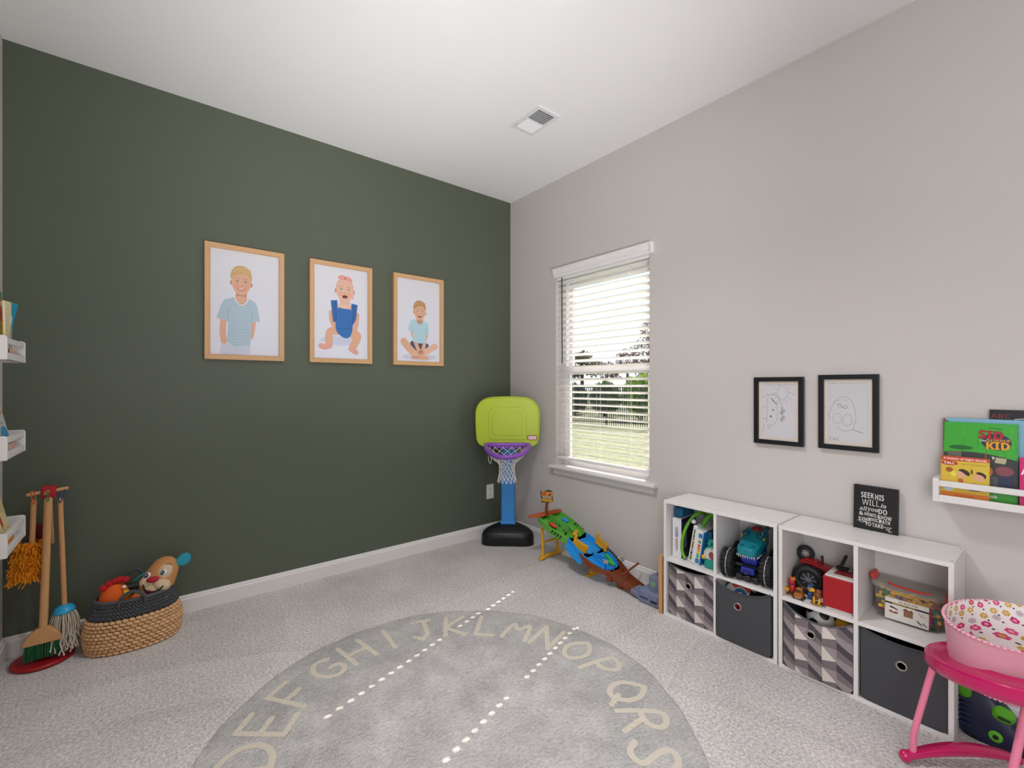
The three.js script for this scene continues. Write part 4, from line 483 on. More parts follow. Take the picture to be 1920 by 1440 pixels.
// ---------------------------------------------------------------- woven basket with two soft toys
{
  const t = thing('woven_basket', 'oval woven basket with grey upper band and loop handles by the green wall', 'basket', [-2.405, 0, 0.172], -0.02);
  const A = (y) => 0.172 - 0.115 * Math.max(0, y) + 0.05 * Math.sin(Math.min(1, Math.max(0, y) / 0.2) * Math.PI) * 0.4, Bq = (y) => A(y) * 0.68;
  const per = (y, a, off = 0) => { const c = Math.cos(a), s = Math.sin(a), f = c * (1 + 0.05 * s * s), h = s * (1 + 0.06 * c * c); return [f * (A(y) + off), y, h * (Bq(y) + off)]; };
  const straw = M(0xffffff, 0.75, { map: woodTex([226, 184, 136], [190, 142, 96], 128) }), strawDark = M(0xffffff, 0.75, { map: woodTex([212, 168, 120], [170, 124, 82], 128) }), grey = M(0x55565a, 0.85), greyDark = M(0x434448, 0.85);
  part('gap_shade_wall', loft([0.004, 0.05, 0.1, 0.15, 0.2, 0.222].map((y) => Array.from({ length: 64 }, (_, i) => per(y, i / 64 * 6.2832, -0.009))).concat([0.222, 0.15, 0.06, 0.02].map((y) => Array.from({ length: 64 }, (_, i) => per(y, i / 64 * 6.2832, -0.014)))), true), M(0x4a3624, 0.9), t);  // dark core colour stands in for shade in the weave gaps
  const strand = (y, n, hh, off, slant, shift) => { const out = []; for (let i = 0; i < n; i++) { const a0 = (i + shift) / n * 6.2832, p = V(...per(y, a0, off)), q = V(...per(y, a0 + 0.02, off)), r = V(...per(y, a0 + 6.2832 / n, off)), len = p.distanceTo(r); const dir = q.sub(p).normalize(); const ang = Math.atan2(-dir.z, dir.x);
      const g = new THREE.SphereGeometry(1, 9, 7); g.applyMatrix4(new THREE.Matrix4().compose(p, new THREE.Quaternion().setFromEuler(new THREE.Euler(0, ang, slant, 'YXZ')), V(len * 0.58, hh * rr(0.88, 1.08), 0.0085))); out.push(g); } return merge(out); };
  for (let r = 0; r < 10; r++) part('straw_row', strand(0.01 + r * 0.0148, 46, 0.0084, -0.005, r % 2 ? 0.32 : 0.26, r * 0.5 + 0.13 * r), r % 3 === 1 ? strawDark : straw, t);
  for (let r = 0; r < 9; r++) part('grey_row', strand(0.158 + r * 0.0073, 74, 0.0046, -0.006, 0.3, r * 0.5), r % 2 ? grey : greyDark, t);
  part('rim', tube(Array.from({ length: 40 }, (_, i) => per(0.224, i / 40 * 6.2832, -0.008)), 0.0075, 120, 10, true), grey, t);
  const handle = (sgn) => { const z = sgn * (Bq(0.22) - 0.004), pts = Array.from({ length: 13 }, (_, i) => { const a = i / 12 * Math.PI; return [-0.005 + Math.cos(a) * 0.048, 0.205 + Math.sin(a) * 0.062 * (sgn > 0 ? 1 : 1.5), z + sgn * 0.012 * Math.sin(a)]; }); const cv = new THREE.CatmullRomCurve3(pts.map((p) => V(...p))), w = [tube(pts, 0.0058, 40, 8)]; for (let i = 1; i < 40; i++) { const p = cv.getPoint(i / 40), d = cv.getTangent(i / 40); w.push(new THREE.TorusGeometry(0.006, 0.0019, 5, 12).applyMatrix4(new THREE.Matrix4().compose(p, new THREE.Quaternion().setFromUnitVectors(V(0, 0, 1), d), V(1, 1, 1)))); } part('handle', merge(w), grey, t); };
  handle(1); handle(-1);
  // rooster soft toy
  const fuzz = (c) => M(c, 0.9, { sheen: 0.6, sheenRoughness: 0.5, sheenColor: c, bumpMap: fineBump, bumpScale: 0.002 });
  const r = thing('plush_rooster', 'orange plush rooster with red comb in the woven basket', 'plush toy', [-2.468, 0.14, 0.172]);
  part('body', loft([[0.02, -0.02], [0.052, 0.0], [0.06, 0.05], [0.056, 0.085], [0.046, 0.118], [0.028, 0.142], [0.006, 0.15]].map(([w, y]) => sup(28, w, w * 0.85, 2).map(([x, z]) => [x - 0.008, y, z]))), fuzz(0xe2621a), r);
  part('comb', merge([[-0.045, 0.138, 0.015], [-0.026, 0.152, 0.012], [-0.006, 0.158, 0.012], [0.012, 0.163, 0.014], [0.03, 0.16, 0.02]].map(([x, y, z]) => ball(x, y, z, 0.0165, 0.0145, 0.013, 14))), fuzz(0xc01a24), r);
  part('eye', ball(0.026, 0.132, 0.034, 0.008), M(0xe9e4da, 0.3), r);
  part('beak', T(new THREE.ConeGeometry(0.02, 0.04, 20), 0.047, 0.098, 0.03, 0.2, 0, -1.5), fuzz(0xe6c23a), r);
  part('wattle', merge([ball(0.033, 0.058, 0.055, 0.012), ball(0.04, 0.066, 0.045, 0.01)]), fuzz(0xb3161e), r);
  // puppy soft toy, head up, leaning on the basket's far end
  const q = thing('plush_puppy', 'tan plush puppy with red nose and turquoise ears in the woven basket', 'plush toy', [-2.308, 0.272, 0.165]); q.rotation.set(-0.25, -0.3, -0.42, 'YXZ'); q.scale.setScalar(1.12);
  const tan = fuzz(0xc48a52), pale = fuzz(0xe0c5a2), teal = fuzz(0x2f9fb4);
  const head = part('head', loft([[0.006, 0.083], [0.03, 0.075], [0.046, 0.055], [0.054, 0.025], [0.06, -0.01], [0.06, -0.04], [0.05, -0.068], [0.03, -0.085], [0.006, -0.09]].map(([w, y]) => sup(30, w, w * 0.86, 2).map(([x, z]) => [x, y, z])).reverse()), tan, q);
  part('eye_patch', ball(0.012, 0.026, 0.034, 0.028, 0.036, 0.0165), pale, head);
  part('muzzle', merge([ball(0.026, -0.022, 0.035, 0.034, 0.026, 0.026), ball(-0.022, -0.03, 0.034, 0.032, 0.026, 0.024), ball(0, -0.046, 0.032, 0.04, 0.026, 0.024)]), pale, head);
  part('nose', T(ball(0, 0, 0, 0.0225, 0.012, 0.012), -0.008, -0.008, 0.06, 0, 0, 0.5), M(0xb5162a, 0.55), head);
  for (const [x, y, z] of [[0.014, 0.026, 0.0485], [-0.036, -0.002, 0.044]]) { const e = part('eye', ball(x, y, z, 0.0095, 0.0125, 0.0035), M(0xe8eaf0, 0.4), head); part('iris', ball(x - 0.003, y - 0.002, z + 0.0022, 0.0075, 0.0095, 0.003), M(0x123c6e, 0.3), e); part('eye_glint', ball(x - 0.005, y - 0.001, z + 0.0048, 0.002, 0.002, 0.001), M(0xf6ead0, 0.3), e); }
  part('mouth', tube([[-0.034, -0.03, 0.052], [-0.02, -0.05, 0.057], [0.005, -0.056, 0.059], [0.03, -0.042, 0.06], [0.04, -0.02, 0.058]], 0.0032, 24, 8), M(0x2a0d10, 0.7), head);
  part('tongue', T(ball(0, 0, 0, 0.02, 0.007, 0.004), 0.006, -0.056, 0.0575, 0.4, 0, 0.15), M(0x7c1420, 0.7), head);
  part('brow', tube([[0.006, 0.057, 0.046], [0.016, 0.063, 0.044], [0.026, 0.06, 0.044]], 0.0013, 10, 6), M(0x241a14, 0.8), head);
  part('ear', merge([loft([[0, 0.014], [0.012, 0.022], [0.03, 0.03], [0.046, 0.028], [0.058, 0.02], [0.064, 0.006]].map(([l, w]) => sup(16, w, 0.007, 2.2).map(([x, z]) => [0.03 + l * 0.62 + x * 0.55, 0.062 + l * 0.75 - x * 0.6, z + 0.004 + l * 0.2])))]), teal, q);
  part('ear', loft([[0, 0.014], [0.03, 0.022], [0.06, 0.02], [0.075, 0.006]].map(([l, w]) => sup(16, w, 0.006, 2.2).map(([x, z]) => [-0.05 - l * 0.5 + x * 0.4, 0.02 - l * 0.9 + x * 0.4, z - 0.02]))), teal, q);
  part('paw', merge([ball(0.05, -0.075, 0.03, 0.022, 0.016, 0.018), ball(0.062, -0.064, 0.034, 0.01)]), tan, q);
  part('body', ball(0.0, -0.1, -0.005, 0.05, 0.05, 0.042), fuzz(0x2a5f9a), q);
  const s2 = thing('plush_ball', 'small orange and peach plush piece under the near basket handle', 'plush toy', [-2.392, 0.198, 0.205]);
  part('orange_half', ball(0, 0.01, -0.006, 0.028, 0.02, 0.024), fuzz(0xd8742c), s2); part('peach_half', ball(-0.004, 0, 0.01, 0.026, 0.014, 0.02), fuzz(0xe8bf8c), s2);
}
// ---------------------------------------------------------------- toy basketball stand in the corner
{
  const t = thing('toy_basketball_hoop', 'toy basketball hoop with lime backboard and black base in the corner', 'basketball hoop', [-0.285, 0, 0.318], -0.72);
  // local: z towards the room, 0 at the foot's front edge
  const prof = [[0, 0.2, 0.06, 0.0], [0.01, 0.203, 0.06, 0.002], [0.06, 0.203, 0.058, 0.0], [0.085, 0.198, 0.056, -0.006], [0.1, 0.188, 0.052, -0.02], [0.118, 0.165, 0.045, -0.045], [0.135, 0.12, 0.035, -0.075], [0.148, 0.075, 0.025, -0.092], [0.152, 0.02, 0.01, -0.11]];
  const ring = ([y, w, , f]) => { const b = -0.25 + Math.max(0, y - 0.06) * 0.9, n = 60, zc = (f + b) / 2, hz = (f - b) / 2; return sup(n, w, hz, 3.4).map(([x, z]) => { const k = (z / hz + 1) / 2, front = z > 0 ? 1 - (x / w) ** 2 : 0; return [x * (0.62 + 0.38 * Math.min(1, k * 1.35)), y + (y < 0.005 ? 0.006 * Math.max(0, front) * Math.max(0, z / hz) : 0), zc + z - 0.014 * front * (z > 0 ? z / hz : 0) * Math.max(0, 1 - y / 0.1)]; }).reverse(); };
  part('base', loft(prof.map(ring)), plasticBlack, t);
  const blue = M(0x2f86cf, 0.38), lime = M(0xb2c620, 0.36), purple = M(0x8a4fb8, 0.34), white = M(0xe9e6e0, 0.7);
  part('pole', bx(-0.052, 0.052, 0.145, 0.8, -0.155, -0.085, 0.012), blue, t);
  part('pole_collar', bx(-0.058, 0.058, 0.143, 0.168, -0.162, -0.078, 0.008), blue, t);
  const shp = (w, h, rt, rb, taper) => { const s = new THREE.Shape(), a = w / 2, b = a - taper; s.moveTo(-b + rb, 0); s.lineTo(b - rb, 0); s.quadraticCurveTo(b + 0.2 * rb, 0, a - taper * 0.25, rb * 1.1); s.quadraticCurveTo(a, h * 0.35, a, h - rt); s.bezierCurveTo(a - 0.0, h - rt * 0.4, a - rt * 0.4, h - 0.002, a - rt, h); s.quadraticCurveTo(0, h + 0.008, -a + rt, h); s.bezierCurveTo(-a + rt * 0.4, h - 0.002, -a, h - rt * 0.4, -a, h - rt); s.quadraticCurveTo(-a, h * 0.35, -a + taper * 0.25, rb * 1.1); s.quadraticCurveTo(-b - 0.2 * rb, 0, -b + rb, 0); return s; };
  const bz = -0.08, by = 0.738, board = part('backboard', T(extrude(shp(0.482, 0.372, 0.13, 0.05, 0.03), 0.026, 0.006, 20), 0, by, bz), lime, t);
  const loop = (s, r, z, y) => { const p = s.getPoints(14).map((q) => [q.x, q.y + y, z]); p.pop(); return tube(p, r, 180, 8, true, 0.3); };
  part('rim_bead', loop(shp(0.475, 0.364, 0.126, 0.05, 0.03), 0.0062, bz + 0.024, by + 0.004), lime, board);
  const sq = (w, h, r) => rrShape(w, h, [r * 0.6, r * 0.6, r * 1.5, r * 1.5], new THREE.Shape(), -w / 2, 0);
  part('target_square', T(extrude(sq(0.284, 0.245, 0.045), 0.007, 0.003, 12), 0, by + 0.052, bz + 0.0235), lime, board);
  part('target_square', T(extrude(sq(0.226, 0.177, 0.03), 0.006, 0.0025, 12), 0, by + 0.086, bz + 0.029), lime, board);
  part('brand_badge', merge([T(extrude(rrShape(0.076, 0.036, 0.015), 0.003, 0.001), 0.185, by + 0.068, bz + 0.0255)]), M(0xa82030, 0.4), board);
  part('badge_print', T(new THREE.PlaneGeometry(0.064, 0.025), 0.185, by + 0.068, bz + 0.0288), printed(256, 100, (g, w, h) => { g.fillStyle = '#a82030'; g.fillRect(0, 0, w, h); g.fillStyle = '#eceae6'; g.beginPath(); g.roundRect(4, 4, w - 8, h - 8, 34); g.fill(); text(g, 'little tikes', w / 2, h / 2, 44, '#2a2430'); }), board);
  // hoop: straight bar at the back, round in front, drooping
  const rp = (k = 1) => { const p = []; for (let i = 0; i <= 24; i++) { const a = -0.12 + i / 24 * (Math.PI + 0.24); p.push([Math.cos(a) * 0.158 * k, by + 0.014 - 0.055 * Math.max(0, Math.sin(a)) * k, bz + 0.06 + (Math.sin(a) * 0.215) * k]); } p.push([-0.1 * k, by + 0.016, bz + 0.04], [0, by + 0.016, bz + 0.038], [0.1 * k, by + 0.016, bz + 0.04]); return p; };
  part('hoop_ring', tube(rp(), 0.0165, 160, 14, true), purple, t);
  part('hoop_bracket', bx(-0.11, 0.11, by - 0.012, by + 0.03, bz + 0.012, bz + 0.05, 0.008), purple, t);
  // net: crossing cords from the ring to the gathered foot
  const cords = [], K = 14, cz = bz + 0.15, top = new THREE.CatmullRomCurve3(rp(0.93).map((p) => V(...p)), true);
  const at = (a, v) => { const c = Math.cos(a), s = Math.sin(a), z0 = bz + 0.06 + Math.max(-0.02, s) * 0.2, y0 = by - 0.004 - 0.055 * Math.max(0, s), r = 0.066 + 0.01 * Math.cos(v * 5), k = Math.min(1, v / 0.42), e = k * k * (3 - 2 * k); return [c * (0.148 + (r - 0.148) * e), y0 + (by - 0.235 - y0) * v, z0 + (cz - 0.03 + s * r - z0) * e]; };
  for (const dir of [1, -1]) for (let i = 0; i < K; i++) { const p = []; for (let j = 0; j <= 14; j++) { const v = j / 14; p.push(at(i / K * 6.2832 + dir * v * 6.2832 / K * 4.5, v)); } cords.push(tube(p, 0.0021, 40, 5)); }
  for (let i = 0; i < K; i++) { const a = (i + 0.25) / K * 6.2832, p = at(a, 1), q = at(a + 6.2832 / K * 0.5, 1); cords.push(tube([p, [(p[0] + q[0]) / 2, p[1] - 0.01, (p[2] + q[2]) / 2], q], 0.0021, 8, 5)); const h = at(i / K * 6.2832, 0); cords.push(ball(h[0], h[1] + 0.002, h[2], 0.005, 0.004, 0.005, 8)); }
  cords.push(tube([[-0.135, by - 0.05, bz + 0.14], [-0.132, by - 0.085, bz + 0.14], [-0.12, by - 0.108, bz + 0.14], [-0.112, by - 0.085, bz + 0.142], [-0.118, by - 0.05, bz + 0.142]], 0.0022, 24, 5));
  part('net', merge(cords), white, t);
}
// ---------------------------------------------------------------- racing track toy along the window wall
{
  const t = thing('toy_race_track', 'green and blue downhill toy race track on yellow legs under the window', 'toy track', [0, 0, 0]);
  const green = M(0x5fae3e, 0.38), greenD = M(0x2f7a2a, 0.4), bluet = M(0x2394e2, 0.34), blueD = M(0x1669b4, 0.36), brown = M(0x7a3a1c, 0.42), orange = M(0xb8501c, 0.4), yellow = M(0xe2a312, 0.38), black = M(0x17171a, 0.45), greyP = M(0x6f7a92, 0.38), redP = M(0xd33a2a, 0.35);
  const Yz = (z) => z < 1.2 ? 0.285 - 0.355 * (z - 0.62) : 0.079 - 0.29 * (z - 1.2);
  function lane(st, wall, drop, m, name, steps = 24) { // st: [z, xl, xr]; open channel with side walls
    const c = new THREE.CatmullRomCurve3(st.map(([z, a, b]) => V(a, b, z)), false, 'catmullrom', 0.5), th = 0.005, rings = [];
    for (let i = 0; i <= steps; i++) { const p = c.getPoint(i / steps), a = p.x, b = p.y, y = Yz(p.z) - 0.004, z = p.z; rings.push([[a, y - drop, z], [a, y + wall, z], [a + th, y + wall + 0.001, z], [a + th * 1.6, y, z], [b - th * 1.6, y, z], [b - th, y + wall + 0.001, z], [b, y + wall, z], [b, y - drop, z], [b - th, y - drop, z], [b - th, y - th, z], [a + th, y - th, z], [a + th, y - drop, z]]); }
    return part(name, flat(loft(rings)), m, t);
  }
  function flat(g) { const q = g.index ? g.toNonIndexed() : g; q.computeVertexNormals(); return q; }
  const G = [], Wg = 0.026;
  const gl = lane([[0.63, -0.262, -0.172], [0.7, -0.276, -0.188], [0.77, -0.278, -0.206], [0.83, -0.262, -0.19], [0.9, -0.238, -0.158]], Wg, 0.018, green, 'green_lane');
  const gr = lane([[0.62, -0.168, -0.06], [0.7, -0.158, -0.048], [0.77, -0.128, -0.042], [0.83, -0.138, -0.05], [0.9, -0.154, -0.068]], Wg, 0.018, green, 'green_lane');
  part('lane_floor', flat(loft([[0.63, -0.175, -0.165], [0.7, -0.19, -0.156], [0.735, -0.195, -0.14]].map(([z, a, b]) => [[a, Yz(z) - 0.012, z], [b, Yz(z) - 0.012, z], [b, Yz(z) - 0.004, z], [a, Yz(z) - 0.004, z]]))), greenD, t);
  part('lane_floor', flat(loft([[0.835, -0.19, -0.135], [0.9, -0.16, -0.152]].map(([z, a, b]) => [[a, Yz(z) - 0.012, z], [b, Yz(z) - 0.012, z], [b, Yz(z) - 0.004, z], [a, Yz(z) - 0.004, z]]))), greenD, t);
  lane([[0.895, -0.242, -0.066], [0.95, -0.252, -0.06], [1.0, -0.262, -0.054], [1.05, -0.264, -0.054]], 0.03, 0.02, bluet, 'blue_lane');
  lane([[1.05, -0.264, -0.172], [1.1, -0.258, -0.19], [1.15, -0.24, -0.185], [1.2, -0.214, -0.165]], 0.02, 0.02, bluet, 'blue_lane');
  lane([[1.05, -0.168, -0.054], [1.1, -0.142, -0.06], [1.15, -0.142, -0.076], [1.2, -0.16, -0.104]], 0.02, 0.02, bluet, 'blue_lane');
  part('lane_floor', flat(loft([[1.05, -0.18, -0.15], [1.07, -0.185, -0.15]].map(([z, a, b]) => [[a, Yz(z) - 0.012, z], [b, Yz(z) - 0.012, z], [b, Yz(z) - 0.004, z], [a, Yz(z) - 0.004, z]]))), blueD, t);
  part('blue_skirt', flat(loft([[0.9, 0.03], [0.96, 0.05], [1.02, 0.055], [1.05, 0.03]].map(([z, d]) => [[-0.272, Yz(z) - d, z], [-0.262, Yz(z) - d, z], [-0.25, Yz(z) + 0.004, z], [-0.256, Yz(z) + 0.004, z]]))), bluet, t);
  part('brown_side', flat(loft([[1.02, 0.0], [1.05, 0.036], [1.12, 0.036], [1.17, 0.03], [1.2, 0.028]].map(([z, d], i) => { const x = [-0.27, -0.27, -0.264, -0.245, -0.224][i]; return [[x, Yz(z) + 0.008 - d, z], [x + 0.006, Yz(z) + 0.008 - d, z], [x + 0.006, Yz(z) + 0.012, z], [x, Yz(z) + 0.012, z]]; }))), brown, t);
  lane([[1.2, -0.222, -0.1], [1.25, -0.216, -0.108], [1.32, -0.212, -0.114], [1.39, -0.212, -0.118]], 0.024, 0.018, brown, 'brown_lane');
  part('brown_side', flat(loft([[1.19, 0.05], [1.23, 0.035], [1.28, 0.01]].map(([z, h]) => [[-0.104, Yz(z), z], [-0.096, Yz(z), z], [-0.098, Yz(z) + h, z], [-0.104, Yz(z) + h, z]]))), brown, t);
  part('brown_foot', merge([box(0.06, 0.05, 0.03, -0.17, 0.026, 1.27, 0.004), box(0.04, 0.034, 0.035, -0.21, 0.05, 1.215, 0.004)]), brown, t);
  part('lever', merge([rod([-0.2, Yz(1.29) + 0.03, 1.285], [-0.06, Yz(1.29) + 0.075, 1.305], 0.006, 10), ball(-0.06, Yz(1.29) + 0.075, 1.305, 0.006)]), brown, t);
  // launcher
  const lch = part('launcher', merge([bx(-0.24, -0.09, 0, 0.075, 1.425, 1.558, 0.016), bx(-0.2, -0.09, 0.05, 0.15, 1.468, 1.556, 0.014), T(box(0.09, 0.03, 0.07, 0, 0, 0, 0.008), -0.18, 0.025, 1.4, 0.25), box(0.12, 0.012, 0.1, -0.165, 0.006, 1.49, 0.004), box(0.06, 0.02, 0.05, -0.14, 0.158, 1.525, 0.005)]), greyP, t);
  part('launcher_slot', merge([box(0.002, 0.006, 0.05, -0.2408, 0.035, 1.47, 0), box(0.002, 0.012, 0.04, -0.2408, 0.03, 1.53, 0)]), black, lch);
  part('launcher_emblem', T(ball(0, 0, 0, 0.016, 0.016, 0.002), -0.2005, 0.105, 1.5, 0, Math.PI / 2), M(0x7f9a76, 0.4), lch);
  // launch deck, mast and sign
  part('launch_deck', T(extrude((() => { const s = new THREE.Shape(); s.moveTo(-0.31, 0.585); s.lineTo(-0.045, 0.6); s.quadraticCurveTo(-0.03, 0.63, -0.06, 0.65); s.lineTo(-0.24, 0.655); s.quadraticCurveTo(-0.31, 0.64, -0.325, 0.61); s.lineTo(-0.31, 0.585); return s; })(), 0.012, 0.003), 0, 0.305, 0, Math.PI / 2), orange, t);
  part('deck_edge', merge([T(box(0.16, 0.012, 0.008, 0, 0, 0, 0.002), -0.13, 0.31, 0.645, 0, 0, -0.06), ball(-0.312, 0.3, 0.612, 0.014, 0.009, 0.02, 14)]), orange, t);
  part('mast', loft([[0.3, 0.014, 0], [0.33, 0.013, -0.004], [0.365, 0.011, -0.004], [0.395, 0.01, 0.008]].map(([y, w, o]) => sup(12, w * 0.5, w, 3).map(([x, z]) => [-0.2 + x, y, 0.655 + z + o]))), brown, t);
  const ss = new THREE.Shape(); ss.moveTo(-0.042, 0); ss.lineTo(0.036, 0.008); ss.lineTo(0.044, 0.02); ss.lineTo(0.038, 0.05); ss.lineTo(0.04, 0.078); ss.quadraticCurveTo(0.02, 0.1, -0.004, 0.088); ss.lineTo(-0.03, 0.078); ss.lineTo(-0.05, 0.082); ss.lineTo(-0.044, 0.05); ss.lineTo(-0.042, 0);
  const sign = part('sign_board', T(extrude(ss, 0.006, 0.0015), -0.205, 0.385, 0.664, 0, -1.05), M(0x3a1f14, 0.5), t);
  part('sign_print', T(new THREE.PlaneGeometry(0.078, 0.07), -0.205 - 0.0065 * Math.sin(1.05), 0.43, 0.664 + 0.0065 * Math.cos(1.05), 0, -1.05), printed(200, 180, (g, w, h) => { g.fillStyle = '#c8862a'; g.fillRect(0, 0, w, h); path(g, [[0, 10], [30, 30], [60, 4], [90, 30], [70, 60], [20, 66]], '#c0402a'); blob(g, 150, 52, 26, 16, '#2a2430', -0.5); g.fillStyle = '#33221a'; g.fillRect(0, 82, w, 40); text(g, 'MONSTER', w / 2, 102, 36, '#e9e2d6'); text(g, 'TRUCKS', w / 2, 148, 46, '#e8c22a', { line: '#3a1f14', lw: 6 }); }), sign);
  // yellow legs
  const leg = (z, y1, w0, w1, nm) => part(nm, merge([rod([w0, 0.02, z], [w0 + 0.01, y1, z - 0.02], 0.0095, 10), rod([w1, 0.02, z - 0.01], [w1 - 0.006, y1, z - 0.02], 0.0095, 10), rod([w0, y1 * 0.42, z - 0.008], [w1, y1 * 0.42, z - 0.012], 0.007, 8), box(w1 - w0 + 0.04, 0.02, 0.022, (w0 + w1) / 2, 0.018, z - 0.005, 0.005), T(box(0.045, 0.016, 0.026, 0, 0, 0, 0.005), w0 - 0.012, 0.014, z + 0.005, 0, -0.3, 0.35), T(box(0.045, 0.016, 0.026, 0, 0, 0, 0.005), w1 + 0.014, 0.014, z - 0.012, 0, 0.3, -0.35)]), yellow, t);
  leg(0.655, 0.27, -0.238, -0.085, 'yellow_leg');
  part('yellow_leg', merge([rod([-0.175, 0.01, 1.035], [-0.172, 0.12, 1.03], 0.008, 10), T(box(0.1, 0.014, 0.022, 0, 0, 0, 0.004), -0.17, 0.008, 1.04), T(box(0.03, 0.016, 0.03, 0, 0, 0, 0.004), -0.17, 0.02, 1.037)]), yellow, t);
  // gates, bumpers, chevrons, flags
  const gate = (x, z, ry) => part('gate', T(merge([box(0.008, 0.05, 0.1, 0, 0.03, 0, 0.002), box(0.012, 0.01, 0.1, 0, 0.05, 0, 0.002), box(0.012, 0.01, 0.1, 0, 0.008, 0, 0.002), box(0.014, 0.07, 0.014, 0, 0.035, -0.046, 0.003), box(0.014, 0.06, 0.014, 0, 0.03, 0.046, 0.003), ball(0, 0.075, -0.046, 0.008, 0.008, 0.008, 10)]), x, Yz(z) + 0.004, z, 0.33, ry, 0), yellow, t);
  gate(-0.232, 0.985, 0.12); gate(-0.07, 1.02, -0.12);
  part('red_bumper', T(ball(0, 0, 0, 0.016, 0.012, 0.036), -0.226, Yz(0.75) + 0.016, 0.74, 0.33, 0.15), redP, t);
  part('blue_bumper', T(box(0.03, 0.022, 0.045, 0, 0, 0, 0.006), -0.1, Yz(0.73) + 0.016, 0.73, 0.33, 0.2), bluet, t);
  part('yellow_bumper', merge([T(rod([-0.03, 0, 0], [0.03, 0, 0], 0.014, 14), -0.145, Yz(0.87) + 0.022, 0.872, 0, 0.5), ball(-0.17, Yz(0.87) + 0.022, 0.885, 0.014), ball(-0.12, Yz(0.87) + 0.022, 0.858, 0.014)]), yellow, t);
  part('green_bumper', merge([T(box(0.02, 0.02, 0.08, 0, 0, 0, 0.006), -0.118, Yz(1.13) + 0.014, 1.13, 0.33, -0.25), T(box(0.02, 0.02, 0.05, 0, 0, 0, 0.006), -0.14, Yz(1.165) + 0.014, 1.168, 0.33, 0.3)]), M(0x2fae4a, 0.38), t);
  const chev = []; for (let i = 0; i < 4; i++) for (const [x, z0] of [[-0.2795, 0.79], [-0.2, 0.77], [-0.0495, 0.78]]) { const z = z0 + i * 0.022; chev.push(T(box(0.004, 0.028, 0.008, 0, 0, 0, 0), x + (z0 > 0.785 ? i * 0.003 : 0), Yz(z) + 0.01, z, 0.75)); }
  for (let i = 0; i < 7; i++) { const z = 1.045 + i * 0.02; chev.push(T(box(0.006, 0.03, 0.012, 0, 0, 0, 0), -0.052 - 0.00022 * i * i * 3, Yz(z) + 0.014, z, 0.2)); }
  part('chevron_stripes', merge(chev), black, t);
  const chy = []; for (let i = 0; i < 6; i++) { const z = 1.055 + i * 0.02; chy.push(T(box(0.0085, 0.014, 0.006, 0, 0, 0, 0), -0.0535 - 0.00066 * (i + 0.5) ** 2, Yz(z) + 0.014, z, 0.75)); } part('chevron_stripes', merge(chy), yellow, t);
  const flag = (x, z, ry) => { const f = part('flag_pole', rod([x, Yz(z), z], [x, Yz(z) + 0.075, z], 0.0022, 8), black, t); part('flag', T(new THREE.PlaneGeometry(0.028, 0.026), x - 0.008, Yz(z) + 0.066, z + 0.008, 0, ry), M(0xffffff, 0.6, { map: canvas(64, 64, (g) => { for (let i = 0; i < 4; i++) for (let j = 0; j < 4; j++) { g.fillStyle = (i + j) % 2 ? '#17171a' : '#d8d4cc'; g.fillRect(i * 16, j * 16, 16, 16); } }) }), f); };
  flag(-0.225, 1.19, -0.9); flag(-0.1, 1.215, -0.9);
}
single('wooden_board', uvBox(bx(-0.262, -0.03, 0, 0.303, 1.574, 1.594, 0.002), 4), beech, 'upright light wooden board standing between toy track and cube shelf', 'board');
// ---------------------------------------------------------------- cube shelves; local x runs along the wall (world +z), local z comes out of the wall
const TURN = -Math.PI / 2, CD = 0.244, CB = -0.016; // depth; x of the back
function cubeShelf(z0, w, label) {
  const t = thing('cube_shelf', label, 'shelf', [CB, 0, z0 + w / 2], TURN), p = 0.0145, H = 0.6, a = w / 2;
  part('top_panel', bx(-a, a, H - p, H, 0, CD, 0.0012), shelfWhite, t); part('bottom_panel', bx(-a, a, 0, p, 0, CD, 0.0012), shelfWhite, t);
  for (const s of [-1, 1]) part('side_panel', bx(s > 0 ? a - p : -a, s > 0 ? a : -a + p, p, H - p, 0, CD, 0.0012), shelfWhite, t);
  part('divider', bx(-p / 2, p / 2, p, H - p, 0.003, CD - 0.001, 0.0012), shelfWhite, t);
  part('middle_shelf', bx(-a + p, -p / 2, 0.287, 0.302, 0.003, CD - 0.001, 0.0012), shelfWhite, t); part('middle_shelf', bx(p / 2, a - p, 0.287, 0.302, 0.003, CD - 0.001, 0.0012), shelfWhite, t);
  part('back_panel', bx(-a + p, a - p, p, H - p, 0.0005, 0.003), shelfWhite, t);
  for (const x of [-a + 0.008, 0, a - 0.008]) for (const z of [0.03, CD - 0.03]) part('cam_screw', cyl(0.0035, 0.0035, 0.0006, x, H + 0.0002, z, 10), M(0x8a8784, 0.5), t);
  return t;
}
cubeShelf(1.604, 0.546, 'white four cube shelf holding the toy phone and dinosaur truck, nearer the window');
cubeShelf(2.156, 0.541, 'white four cube shelf holding the red toys and clear tub, under the plaque');
